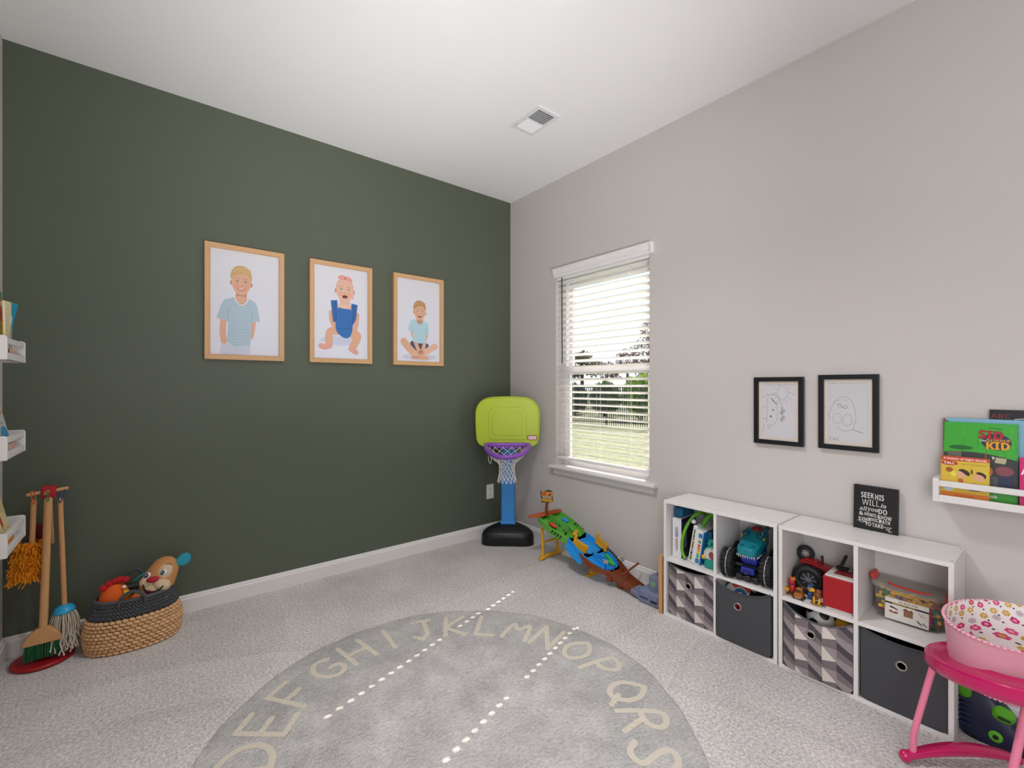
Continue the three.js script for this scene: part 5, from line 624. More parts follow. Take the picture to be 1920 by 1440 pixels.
// ---------------------------------------------------------------- fabric bins
const feltGrey = new THREE.MeshPhysicalMaterial({ color: 0x47474a, roughness: 0.92, bumpMap: fineBump, bumpScale: 0.0008 });
function tri(g, w, h) { // slanted bands in one column, pale triangles in the next
  g.fillStyle = '#85797a'; g.fillRect(0, 0, w, h); const C = w / 5, P = h / 3.2, cream = '#d8cfc4', dark = '#4b464b', mid = '#9a8e8e', grey2 = '#776c6e';
  for (let c = -1; c < 6; c++) for (let r = -2; r < 6; r++) { const x = c * C, y = r * P + (((c % 4) + 4) % 4 >= 2 ? P * 0.5 : 0);
    if (c % 2 === 0) { path(g, [[x, y], [x + C, y + P * 0.45], [x + C, y + P * 0.78], [x, y + P * 0.33]], dark); path(g, [[x, y + P * 0.33], [x + C, y + P * 0.78], [x + C, y + P * 1.0], [x, y + P * 0.72]], grey2); path(g, [[x, y + P * 0.72], [x + C, y + P], [x + C, y + P * 1.45], [x, y + P]], mid); }
    else { path(g, [[x, y - P * 0.1], [x + C, y + P * 0.42], [x, y + P * 0.58]], cream); path(g, [[x, y + P * 0.58], [x + C, y + P * 0.42], [x + C, y + P * 0.9], [x, y + P * 0.9]], grey2); path(g, [[x + C, y + P * 0.42], [x, y - P * 0.1], [x + C, y - P * 0.12]], mid); } }
  for (let i = 0; i < 9000; i++) { g.fillStyle = i % 2 ? 'rgba(255,250,245,.07)' : 'rgba(20,15,20,.08)'; g.fillRect(rnd() * w, rnd() * h, 3, 1.2); } }
const triMat = M(0xffffff, 0.85, { map: canvas(512, 540, tri) });
function fabricBin(label, zc, front, m, o = {}) {
  const w = 0.243, h = 0.268, d = 0.225, t = thing('fabric_bin', label, 'storage bin', [CB - 0.006, 0.0152, zc], TURN);
  const D = o.depth ?? d, hx = o.hx ?? 0, hy = 0.178, sag = o.sag ?? 0.018, bulge = o.bulge ?? 0.008, skew = o.skew ?? 0;
  const top = (x) => h - sag * (1 - (2 * x / w) ** 2) + skew * x / w;
  const bend = (x, y) => { const u = 2 * x / w, v = y / h; return D + bulge * (1 - u * u * u * u) * (0.25 + 0.75 * Math.sin(Math.PI * Math.min(1, v + 0.15) * 0.8)) - 0.006 * Math.max(0, v - 0.8) * 5 * (o.inward ?? 0) * (1 - u * u); };
  const R = 0.0125, n = 72, pos = (a, s, off) => { const c = Math.cos(a), q = Math.sin(a); let k = 1e9; const H2 = h; if (c > 1e-6) k = Math.min(k, (w / 2 - hx) / c); if (c < -1e-6) k = Math.min(k, (-w / 2 - hx) / c); if (q > 1e-6) k = Math.min(k, (H2 - hy) / q); if (q < -1e-6) k = Math.min(k, -hy / q);
    const r = R + (k - R) * s, x = hx + c * r; let y = hy + q * r; if (y > hy) y = hy + (y - hy) * (top(x) - hy) / (h - hy); return [x, y, bend(x, y) + off]; };
  const face = (off) => { const g = surf((u, v) => pos(u * 6.28319, v, off), n, 12), p = g.attributes.position, uv = g.attributes.uv; for (let i = 0; i < p.count; i++) uv.setXY(i, p.getX(i) / w + 0.5, p.getY(i) / 0.272); return g; };
  part('front_panel', face(0), m, t); part('lining', face(-0.0035), feltGrey, t);
  const side = (x) => surf((u, v) => [x, v * top(x), u * (bend(x, v * h) - 0.001)], 6, 6);
  for (const s of [-1, 1]) part('side_panel', side(s * w / 2), m === triMat ? feltGrey : m, t);
  part('back_panel', box(w, h, 0.003, 0, h / 2, 0.0017, 0), feltGrey, t); part('bottom_panel', box(w - 0.004, 0.004, D - 0.004, 0, 0.003, D / 2, 0), feltGrey, t);
  part('trim', tube(Array.from({ length: 21 }, (_, i) => { const x = (i / 20 - 0.5) * w; return [x, top(x), bend(x, h)]; }), 0.0034, 50, 6), m === triMat ? M(0x5c585a, 0.85) : feltGrey, t);
  const gz = bend(hx, hy), ny = -(bend(hx, hy + 0.01) - bend(hx, hy - 0.01)) / 0.02;
  part('grommet', T(new THREE.TorusGeometry(0.0145, 0.0032, 10, 40), hx, hy, gz + 0.001, -Math.atan(ny)), M(0xb9b0a6, 0.3, { metalness: 0.85 }), t);
  return t;
}
fabricBin('grey and cream triangle patterned fabric bin under the books and toy phone', 1.7465, 0, triMat, { depth: 0.224, skew: 0.012, sag: 0.023, hx: -0.008 });
fabricBin('plain dark grey fabric bin under the dinosaur truck, red showing in its grommet', 2.0045, 0, feltGrey, { depth: 0.24, bulge: 0.012, sag: 0.031, skew: 0.014, hx: -0.014 });
fabricBin('grey and cream triangle patterned fabric bin with a football on top', 2.297, 0, triMat, { depth: 0.238, bulge: 0.02, sag: 0.04, skew: -0.004, hx: -0.014 });
fabricBin('plain dark grey fabric bin under the clear tub, beside the doll chair', 2.5615, 0, feltGrey, { depth: 0.228, bulge: 0.01, sag: 0.019 });
// what shows over the rims
{
  const b = thing('toy_football', 'small white and black football in the patterned bin', 'ball', [-0.172, 0.226, 2.285]); b.rotation.set(0.3, 0.4, 0.2);
  part('ball_skin', ball(0, 0, 0, 0.052, 0.052, 0.052, 36), M(0xd9d6cf, 0.45), b);
  const ico = new THREE.IcosahedronGeometry(1, 0).attributes.position, seen = [], pent = []; for (let i = 0; i < ico.count; i++) { const v = V(ico.getX(i), ico.getY(i), ico.getZ(i)); if (seen.some((s) => s.distanceTo(v) < 0.01)) continue; seen.push(v); const g = new THREE.SphereGeometry(0.0524, 10, 4, 0, 6.2832, 0, 0.36); pent.push(g.applyQuaternion(new THREE.Quaternion().setFromUnitVectors(V(0, 1, 0), v.clone().normalize()))); }
  part('black_patch', merge(pent), M(0x161616, 0.45), b);
  single('toy_ball', ball(0, 0, 0, 0.04, 0.04, 0.04, 28), M(0xe0a512, 0.4), 'small plain yellow ball beside the football in the patterned bin', 'ball', [-0.17, 0.228, 2.376]);
  const d = thing('toy_disc', 'white toy disc with orange and blue arcs poking out of the dark bin', 'toy', [-0.197, 0.194, 1.968], TURN + 0.15); d.rotation.order = 'YXZ'; d.rotation.x = -0.5;
  part('disc_body', T(lathe([[0, -0.014], [0.06, -0.014], [0.07, -0.006], [0.07, 0.006], [0.06, 0.014], [0, 0.014]], 48), 0, 0.02, 0, Math.PI / 2), M(0xcfcdc8, 0.4), d);
  part('orange_arc', T(new THREE.TorusGeometry(0.044, 0.011, 8, 30, 1.9), 0, 0.02, 0.011, 0, 0, 0.5), M(0xd04a1c, 0.4), d); part('blue_arc', T(new THREE.TorusGeometry(0.02, 0.009, 8, 24, 3), 0, 0.02, 0.012, 0, 0, 0.1), M(0x2c6ea2, 0.4), d);
  single('toy_block', T(box(0.03, 0.05, 0.06, 0, 0, 0, 0.004), 0, 0, 0), M(0xb01a22, 0.45), 'red and small toy piece seen through the grommet of the dark bin', 'toy', [-0.238, 0.188, 1.992]);
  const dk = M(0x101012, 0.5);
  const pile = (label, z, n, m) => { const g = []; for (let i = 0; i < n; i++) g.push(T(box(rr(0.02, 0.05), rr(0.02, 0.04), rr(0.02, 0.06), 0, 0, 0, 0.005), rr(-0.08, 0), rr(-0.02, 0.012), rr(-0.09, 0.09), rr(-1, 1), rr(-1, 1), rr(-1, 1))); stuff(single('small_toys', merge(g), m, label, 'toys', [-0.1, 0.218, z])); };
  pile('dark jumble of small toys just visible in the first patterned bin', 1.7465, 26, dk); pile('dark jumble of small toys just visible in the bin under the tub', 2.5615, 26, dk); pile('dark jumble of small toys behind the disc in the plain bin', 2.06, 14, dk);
}
// ---------------------------------------------------------------- first cube: boxes, rings, tablet toys, toy phone
const SH = 0.3025;
const inCube = (name, label, cat, x, z, turn = 0) => thing(name, label, cat, [x, SH, z], TURN + turn);
{
  const teal = M(0x1f8a7c, 0.36), lime = M(0x63a826, 0.36), wh = M(0xdcdad8, 0.4), blu = M(0x1a6fa8, 0.4);
  const g = inCube('game_box', 'tall white game box with small picture on its spine, first in the cube', 'box', -0.215, 1.6525, 0.04);
  part('box_shell', bx(-0.0245, 0.0245, 0, 0.205, -0.16, 0, 0.001), wh, g);
  part('spine_print', new THREE.PlaneGeometry(0.047, 0.203).translate(0, 0.1025, 0.0006), printed(120, 500, (c, w, h) => { c.fillStyle = '#d9d8da'; c.fillRect(0, 0, w, h); c.fillStyle = '#a6a6a4'; c.fillRect(38, 110, 42, 60); c.fillStyle = '#8d94ac'; c.fillRect(38, 170, 42, 70); smooth(c, [[40, 250], [78, 250], [80, 320], [74, 400], [60, 430], [44, 400], [38, 320]], '#b9a394'); }), g);
  part('cover_print', new THREE.PlaneGeometry(0.158, 0.203).rotateY(Math.PI / 2).translate(0.0249, 0.1025, -0.08), printed(256, 320, (c, w, h) => { c.fillStyle = '#10131f'; c.fillRect(0, 0, w, h); c.fillStyle = '#2a3460'; c.fillRect(0, 30, w, 40); c.fillStyle = '#5a6068'; c.fillRect(10, 90, 80, 150); }), g);
  const b = thing('toy_case', 'flat blue toy case lying on the white game box', 'box', [-0.16, SH + 0.2055, 1.647], TURN + 0.05); part('case_body', merge([bx(-0.024, 0.024, 0, 0.05, -0.1, 0.04, 0.01), bx(-0.01, 0.02, 0.045, 0.066, -0.08, 0.0, 0.006)]), M(0x0f5a80, 0.45), b);
  const arc = (name, label, x, z, pts, r, m, turn = 0) => { const t = inCube(name, label, 'toy', x, z, turn); part('ring_tube', tube(pts, r, 60, 12), m, t); return t; };
  const r1 = arc('toy_hoop', 'lime green curved toy frame next to the white game box', -0.2, 1.694, [[0.0, 0.008, 0.01], [-0.014, 0.05, 0.012], [-0.01, 0.12, 0.008], [0.01, 0.19, -0.01], [0.03, 0.228, -0.04], [0.046, 0.235, -0.08], [0.05, 0.2, -0.12], [0.046, 0.1, -0.14], [0.03, 0.012, -0.13]], 0.008, lime);
  part('knob', ball(0.046, 0.206, 0.004, 0.0115), wh, r1);
  const tb = inCube('toy_tablet', 'white toy tablet with green keys leaning behind the lime frame', 'toy', -0.212, 1.722); tb.rotation.order = 'YXZ'; tb.rotation.z = -0.17;
  part('tablet_shell', bx(-0.0115, 0.0125, 0.0, 0.192, -0.15, 0, 0.005), wh, tb); part('key_strip', new THREE.PlaneGeometry(0.012, 0.165).translate(0.0015, 0.094, 0.0004), printed(48, 520, (c, w, h) => { c.fillStyle = '#d4d3cf'; c.fillRect(0, 0, w, h); [['#4a7a2a', 0.02, 0.16], ['#2f3a2a', 0.2, 0.08], ['#6a4a24', 0.3, 0.06], ['#a0502e', 0.4, 0.22], ['#274a34', 0.65, 0.04], ['#2f3a2a', 0.72, 0.1], ['#4a7a2a', 0.84, 0.15]].forEach(([f, a, l]) => { c.fillStyle = f; c.fillRect(6, h * a, w - 12, h * l); }); }), tb);
  const bk = inCube('toy_book', 'white toy book with blue corners and rainbow bars on its spine', 'toy', -0.228, 1.757); bk.rotation.order = 'YXZ'; bk.rotation.z = -0.15;
  part('book_shell', bx(-0.022, 0.02, 0, 0.176, -0.15, 0, 0.006), wh, bk); part('blue_cover', bx(0.0185, 0.024, 0.004, 0.172, -0.15, -0.006, 0.002), blu, bk);
  part('spine_print', new THREE.PlaneGeometry(0.0225, 0.166).translate(0.0082, 0.088, 0.0004), printed(80, 560, (c, w, h) => { c.fillStyle = '#dddbd8'; c.fillRect(0, 0, w, h); c.fillStyle = '#2477ae'; c.fillRect(10, 20, 70, 78); c.fillRect(10, h - 100, 70, 80); [['#6a8a3a', 150], ['#c03a3a', 210], ['#d8602a', 255], ['#e08a2a', 300], ['#e0c040', 330], ['#6ab080', 365], ['#4a9a6a', 400]].forEach(([f, y]) => { c.fillStyle = f; c.fillRect(20, y, 50, 40); }); c.fillStyle = '#33402c'; for (let i = 0; i < 4; i++) { c.fillRect(24, 120 + i * 9, 40, 4); c.fillRect(24, 446 + i * 8, 40, 4); } }), bk);
  arc('toy_hoop', 'dark green curved toy hoop behind the rainbow toy book', -0.13, 1.79, [[-0.03, 0.17, 0.03], [-0.012, 0.215, 0.02], [0.02, 0.248, 0.01], [0.06, 0.255, 0.0], [0.08, 0.23, -0.01], [0.07, 0.18, -0.02], [0.03, 0.16, -0.02]], 0.0125, M(0x4a9a1c, 0.4));
  single('toy_case', T(bx(-0.1, 0.0, 0, 0.17, -0.022, 0.022, 0.004), 0, 0, 0), M(0x15466c, 0.45), 'dark blue toy case standing behind the toy phone', 'box', [-0.09, SH, 1.805]);
  const p = inCube('toy_phone', 'round faced teal toy phone at the end of the first cube', 'toy', -0.215, 1.832);
  part('phone_base', loft([[0, 0.046, 0.032], [0.008, 0.05, 0.036], [0.03, 0.048, 0.034], [0.044, 0.04, 0.028]].map(([y, a, b2]) => sup(28, a * 0.72, b2, 2.6).map(([x, z]) => [x, y, z - 0.02]).reverse())), teal, p);
  part('phone_body', T(lathe([[0, -0.015], [0.036, -0.015], [0.043, -0.008], [0.043, 0.006], [0.037, 0.013], [0, 0.013]], 40), 0.002, 0.064, -0.015, Math.PI / 2), teal, p);
  part('phone_dial', T(cyl(0.034, 0.034, 0.003, 0, 0, 0, 40), 0.002, 0.064, -0.001, Math.PI / 2), M(0xd9d2c8, 0.4), p);
  part('dial_mark', merge([ball(0.006, 0.064, 0.001, 0.014, 0.018, 0.0015), ball(0.014, 0.044, 0.001, 0.008, 0.006, 0.0015)]), M(0x8a4a4c, 0.5), p);
  part('dial_mark', merge(Array.from({ length: 9 }, (_, i) => ball(0.002 + 0.027 * Math.cos(1 + i * 0.5), 0.064 + 0.027 * Math.sin(1 + i * 0.5), 0.001, 0.0025, 0.0025, 0.001, 8))), M(0x4a4644, 0.5), p);
  part('yellow_knob', ball(-0.036, 0.046, -0.004, 0.011, 0.012, 0.01), M(0xd9a81e, 0.4), p);
  part('handset', merge([capsule([-0.01, 0.125, -0.02], [0.03, 0.13, -0.02], 0.011), ball(-0.012, 0.112, -0.018, 0.012), cyl(0.012, 0.008, 0.03, 0.01, 0.108, -0.02)]), teal, p);
}
// ---------------------------------------------------------------- second cube: dinosaur truck
{
  const t = inCube('dinosaur_truck', 'teal dinosaur headed monster truck toy with big black tyres', 'toy truck', -0.17, 2.008, 0.12);
  const rub = M(0x121214, 0.7), line = M(0xb9b8b4, 0.5), blu = M(0x1a2f9a, 0.34), teal = M(0x0e7c88, 0.28), tealD = M(0x0a5060, 0.32), dark = M(0x141519, 0.5), hubm = M(0x6a6a70, 0.4);
  const wheel = (x, z, big = 1) => { const R = 0.062 * big, w = 0.05, W = part('wheel', T(lathe([[0.02, -w / 2], [R * 0.82, -w / 2], [R * 0.97, -w * 0.4], [R, -w * 0.25], [R, w * 0.25], [R * 0.97, w * 0.4], [R * 0.82, w / 2], [0.02, w / 2]], 40), x, R, z, 0, 0, Math.PI / 2), rub, t);
    const tr = []; for (let i = 0; i < 22; i++) { const a = i / 22 * 6.283; for (const s of [-1, 1]) tr.push(T(box(w * 0.42, 0.007, 0.008, 0, 0, 0, 0.001), x + s * w * 0.26, R + Math.cos(a + s * 0.07) * R, z + Math.sin(a + s * 0.07) * R, a, 0, 0)); }
    part('tread', merge(tr), rub, W); part('tyre_line', T(new THREE.TorusGeometry(R + 0.0012, 0.0016, 6, 60), x, R, z, 0, Math.PI / 2), line, W); const kn = []; for (let i = 0; i < 12; i++) { const a = i / 12 * 6.283; kn.push(ball(x, R + Math.cos(a) * (R + 0.001), z + Math.sin(a) * (R + 0.001), 0.0035, 0.0035, 0.0035, 8)); } part('tyre_stud', merge(kn), line, W);
    part('hub', T(cyl(0.02, 0.014, 0.012, 0, 0, 0, 20), x + Math.sign(x) * (w / 2 + 0.002), R, z, 0, 0, -Math.sign(x) * Math.PI / 2), hubm, W); };
  wheel(-0.085, 0.035); wheel(0.078, 0.035); wheel(-0.08, -0.1, 0.95); wheel(0.08, -0.1, 0.95);
  part('chassis', merge([bx(-0.03, 0.03, 0.04, 0.07, -0.12, 0.045, 0.004), rod([-0.085, 0.062, 0.035], [0.078, 0.062, 0.035], 0.009, 10), rod([-0.08, 0.06, -0.1], [0.08, 0.06, -0.1], 0.009, 10), bx(-0.045, 0.045, 0.006, 0.022, 0.03, 0.066, 0.006), bx(-0.05, -0.02, 0.004, 0.03, 0.04, 0.072, 0.006), bx(-0.01, 0.016, 0.004, 0.03, 0.04, 0.074, 0.006), bx(0.022, 0.048, 0.004, 0.03, 0.04, 0.074, 0.006)]), dark, t);
  part('grille', bx(-0.03, 0.028, 0.034, 0.062, 0.04, 0.062, 0.004), blu, t); part('grille_bars', merge([0.04, 0.046, 0.052].map((y) => bx(-0.022, 0.02, y, y + 0.002, 0.061, 0.063))), dark, t);
  part('body', merge([bx(-0.036, 0.036, 0.08, 0.128, -0.11, 0.045, 0.008), bx(-0.032, 0.032, 0.066, 0.1, -0.1, 0.03, 0.006)]), blu, t);
  const head = part('dinosaur_head', loft([[0.086, 0.03, 0.14, 0.014], [0.08, 0.039, 0.14, 0.0195], [0.06, 0.044, 0.142, 0.024], [0.02, 0.045, 0.147, 0.028], [-0.015, 0.046, 0.156, 0.035], [-0.05, 0.05, 0.168, 0.044], [-0.09, 0.047, 0.168, 0.046], [-0.13, 0.02, 0.155, 0.03]].map(([z, w, y, h]) => sup(32, w, h, 4.2).map(([x, q]) => [x, y + q + 0.0025 * Math.sin(x * 300), z]))), teal, t);
  part('brow_ridge', merge([ball(-0.032, 0.196, -0.03, 0.018, 0.016, 0.03), ball(0.032, 0.196, -0.03, 0.018, 0.016, 0.03), ball(-0.022, 0.162, 0.062, 0.01, 0.006, 0.012), ball(0.022, 0.162, 0.062, 0.01, 0.006, 0.012)]), tealD, head);
  part('eye', merge([ball(-0.047, 0.186, -0.016, 0.005, 0.006, 0.008), ball(0.047, 0.186, -0.016, 0.005, 0.006, 0.008)]), M(0xd0a020, 0.3), head);
  part('back_plate', ball(0.004, 0.212, -0.075, 0.026, 0.012, 0.04), M(0x8a2a22, 0.4), head); part('back_spike', merge([-0.02, -0.06, -0.1].map((z, i) => T(new THREE.ConeGeometry(0.01, 0.03, 10), 0.04, 0.218 + i * 0.004, z))), tealD, head);
  const te = []; for (let i = 0; i < 8; i++) te.push(T(new THREE.ConeGeometry(0.0042, 0.015, 8), -0.032 + i * 0.0092, 0.1175, 0.081 - 0.0002 * (i - 3.5) ** 2, Math.PI)); for (const s of [-1, 1]) for (let i = 0; i < 6; i++) te.push(T(new THREE.ConeGeometry(0.0032, 0.01, 8), s * 0.0425, 0.1165, 0.066 - i * 0.012, Math.PI));
  part('teeth', merge(te), M(0xe0dccf, 0.35), head);
  part('claw_arm', merge([capsule([-0.045, 0.12, -0.02], [-0.062, 0.1, 0.02], 0.009, 0.007), capsule([0.045, 0.12, -0.02], [0.06, 0.1, 0.02], 0.009, 0.007)]), tealD, t);
}
// ---------------------------------------------------------------- third cube: red box, red tractor, little figures
{
  const redM = M(0xa80d1c, 0.38), wh = M(0xcfc8c0, 0.45), blk = M(0x131315, 0.55), chrome = M(0x9a9aa0, 0.3, { metalness: 0.6 });
  const b = inCube('toy_cash_box', 'glossy red toy box with white top and black lever', 'toy', -0.175, 2.361);
  part('box_body', bx(-0.05, 0.056, 0.008, 0.132, -0.06, 0.062, 0.006), redM, b); part('top_plate', bx(-0.042, 0.056, 0.131, 0.139, -0.06, 0.062, 0.003), wh, b); part('top_inset', bx(-0.02, 0.045, 0.1385, 0.1405, -0.03, 0.035, 0.001), M(0x7c1620, 0.45), b); part('foot_strip', bx(-0.04, 0.05, 0.0, 0.009, -0.05, 0.058, 0.003), wh, b);
  part('lever', merge([capsule([-0.018, 0.14, -0.04], [0.0, 0.192, -0.05], 0.006), box(0.04, 0.01, 0.03, -0.01, 0.144, -0.04, 0.003), box(0.012, 0.022, 0.012, 0.036, 0.15, -0.02, 0.003)]), blk, b);
  const t = inCube('toy_tractor', 'red toy tractor with big black wheels behind the figures', 'toy vehicle', -0.12, 2.238);
  const wheel = (x, y, z, R, w, rim, rx) => { const W = part('wheel', T(new THREE.TorusGeometry(R * 0.76, R * 0.26, 12, 36).scale(1, 1, w / (R * 0.52)), x, y, z, rx, 0.15), blk, t); part('rim', T(cyl(R * 0.55, R * 0.55, w * 0.5, 0, 0, 0, 24), x, y, z, rx + Math.PI / 2, 0, -0.15), rim === wh ? M(0x4a4a4e, 0.4) : M(0x1c1c20, 0.5), W); const sp = []; for (let i = 0; i < 8; i++) sp.push(T(box(0.0035, R * 1.0, 0.004, 0, 0, w * 0.27, 0.001), 0, 0, 0, 0, 0, i * 0.785)); part('spokes', T(merge(sp), x, y, z, rx, 0.15), rim, W); const kn = []; for (let i = 0; i < 26; i++) { const a = i / 26 * 6.283; kn.push(T(box(0.006, 0.006, w * 0.9, R * 1.0 * Math.cos(a), R * 1.0 * Math.sin(a), 0, 0.001), 0, 0, 0)); } part('tread', T(merge(kn), x, y, z, rx, 0.15), blk, W); };
  wheel(-0.002, 0.0655, 0.035, 0.058, 0.034, chrome, 0); wheel(-0.036, 0.152, -0.035, 0.031, 0.02, wh, -0.1);
  part('tractor_body', merge([T(bx(-0.06, 0.07, 0.105, 0.128, -0.055, 0.012, 0.006), 0, 0, 0, 0, 0, -0.13), T(bx(-0.05, 0.0, 0.125, 0.145, -0.05, 0.0, 0.006), 0, -0.01, 0, 0, 0, -0.13)]), redM, t); part('side_vents', T(merge([bx(-0.05, -0.01, 0.114, 0.12, 0.0115, 0.0135), bx(0.0, 0.055, 0.112, 0.119, 0.0115, 0.0135)]), 0, 0, 0, 0, 0, -0.13), M(0x3a2a22, 0.5), t); part('engine', merge([bx(-0.03, 0.05, 0.04, 0.1, -0.05, 0.0, 0.006), rod([0, 0.0655, 0.04], [0, 0.0655, -0.05], 0.008, 10)]), blk, t); part('exhaust', rod([0.03, 0.11, -0.03], [0.028, 0.16, -0.03], 0.005, 10), M(0x4a1218, 0.5), t);
  const fig = (label, name, x, z, parts, turn = 0) => { const f = inCube(name, label, 'toy figure', x, z, turn); parts.forEach(([n, g, m]) => part(n, g, m, f)); };
  const or = M(0xb8621a, 0.42), ye = M(0xd9a01a, 0.4), re = M(0xa8161e, 0.4), br = M(0x7a4018, 0.42), bl = M(0x27507e, 0.4), ba = M(0x8a6a40, 0.5);
  fig('tiny red and orange toy figure, first in the row on the shelf', 'toy_figure', -0.215, 2.19, [['figure_base', cyl(0.018, 0.016, 0.005, 0, 0.0025, 0), ba], ['figure_body', merge([ball(0.004, 0.03, 0, 0.012, 0.02, 0.011), ball(0.002, 0.056, 0, 0.013, 0.013, 0.012)]), re], ['figure_cap', merge([ball(0.006, 0.069, -0.002, 0.011, 0.008, 0.01), T(new THREE.ConeGeometry(0.004, 0.012, 8), -0.003, 0.08, 0), T(new THREE.ConeGeometry(0.004, 0.012, 8), 0.013, 0.079, 0)]), or], ['yellow_load', T(box(0.03, 0.016, 0.016, 0, 0, 0, 0.004), -0.02, 0.026, 0.008, 0, 0, -0.5), ye]]);
  fig('tiny rounded orange brown toy car between the little figures', 'toy_car', -0.228, 2.224, [['car_body', merge([bx(-0.017, 0.017, 0.006, 0.026, -0.02, 0.018, 0.007), bx(-0.013, 0.013, 0.022, 0.044, -0.02, 0.008, 0.007)]), M(0x9a5a1e, 0.4)], ['windscreen', T(box(0.02, 0.008, 0.002, 0, 0, 0, 0.001), 0, 0.035, 0.0085, -0.2), M(0x3a2418, 0.3)], ['bumper', bx(-0.012, 0.012, 0.008, 0.013, 0.017, 0.02, 0.001), M(0xc98a3a, 0.35)], ['wheel', merge([-0.016, 0.016].flatMap((x) => [-0.012, 0.012].map((z) => T(cyl(0.0065, 0.0065, 0.006, 0, 0, 0, 14), x, 0.0065, z, 0, 0, Math.PI / 2)))), blk]]);
  fig('tiny tan and blue toy figure standing behind the toy car', 'toy_figure', -0.2, 2.257, [['figure_body', merge([ball(0, 0.022, 0, 0.011, 0.015, 0.01), cyl(0.005, 0.005, 0.012, -0.006, 0.006, 0), cyl(0.005, 0.005, 0.012, 0.006, 0.006, 0)]), bl], ['figure_head', merge([ball(0, 0.045, 0, 0.012, 0.013, 0.011), ball(0, 0.042, 0.009, 0.006, 0.005, 0.005)]), M(0x9a8262, 0.5)], ['figure_cap', ball(0, 0.057, -0.001, 0.011, 0.006, 0.01), bl]]);
  fig('tiny brown animal figure on yellow legs next to the red box', 'toy_animal', -0.228, 2.29, [['figure_base', T(cyl(0.024, 0.022, 0.006, 0, 0.003, 0), 0, 0, 0, 0, 0, 0, [1, 1, 0.8]), ba], ['figure_body', merge([ball(0, 0.036, -0.002, 0.016, 0.015, 0.013), ball(0.004, 0.05, -0.003, 0.012, 0.012, 0.011)]), br], ['figure_head', merge([ball(-0.015, 0.055, 0.004, 0.009, 0.008, 0.008), ball(-0.021, 0.051, 0.008, 0.005, 0.004, 0.005)]), ye], ['figure_leg', merge([capsule([-0.01, 0.028, 0.006], [-0.008, 0.008, 0.01], 0.0042), capsule([0.01, 0.026, 0.004], [0.009, 0.008, 0.01], 0.0042)]), ye]]);
}
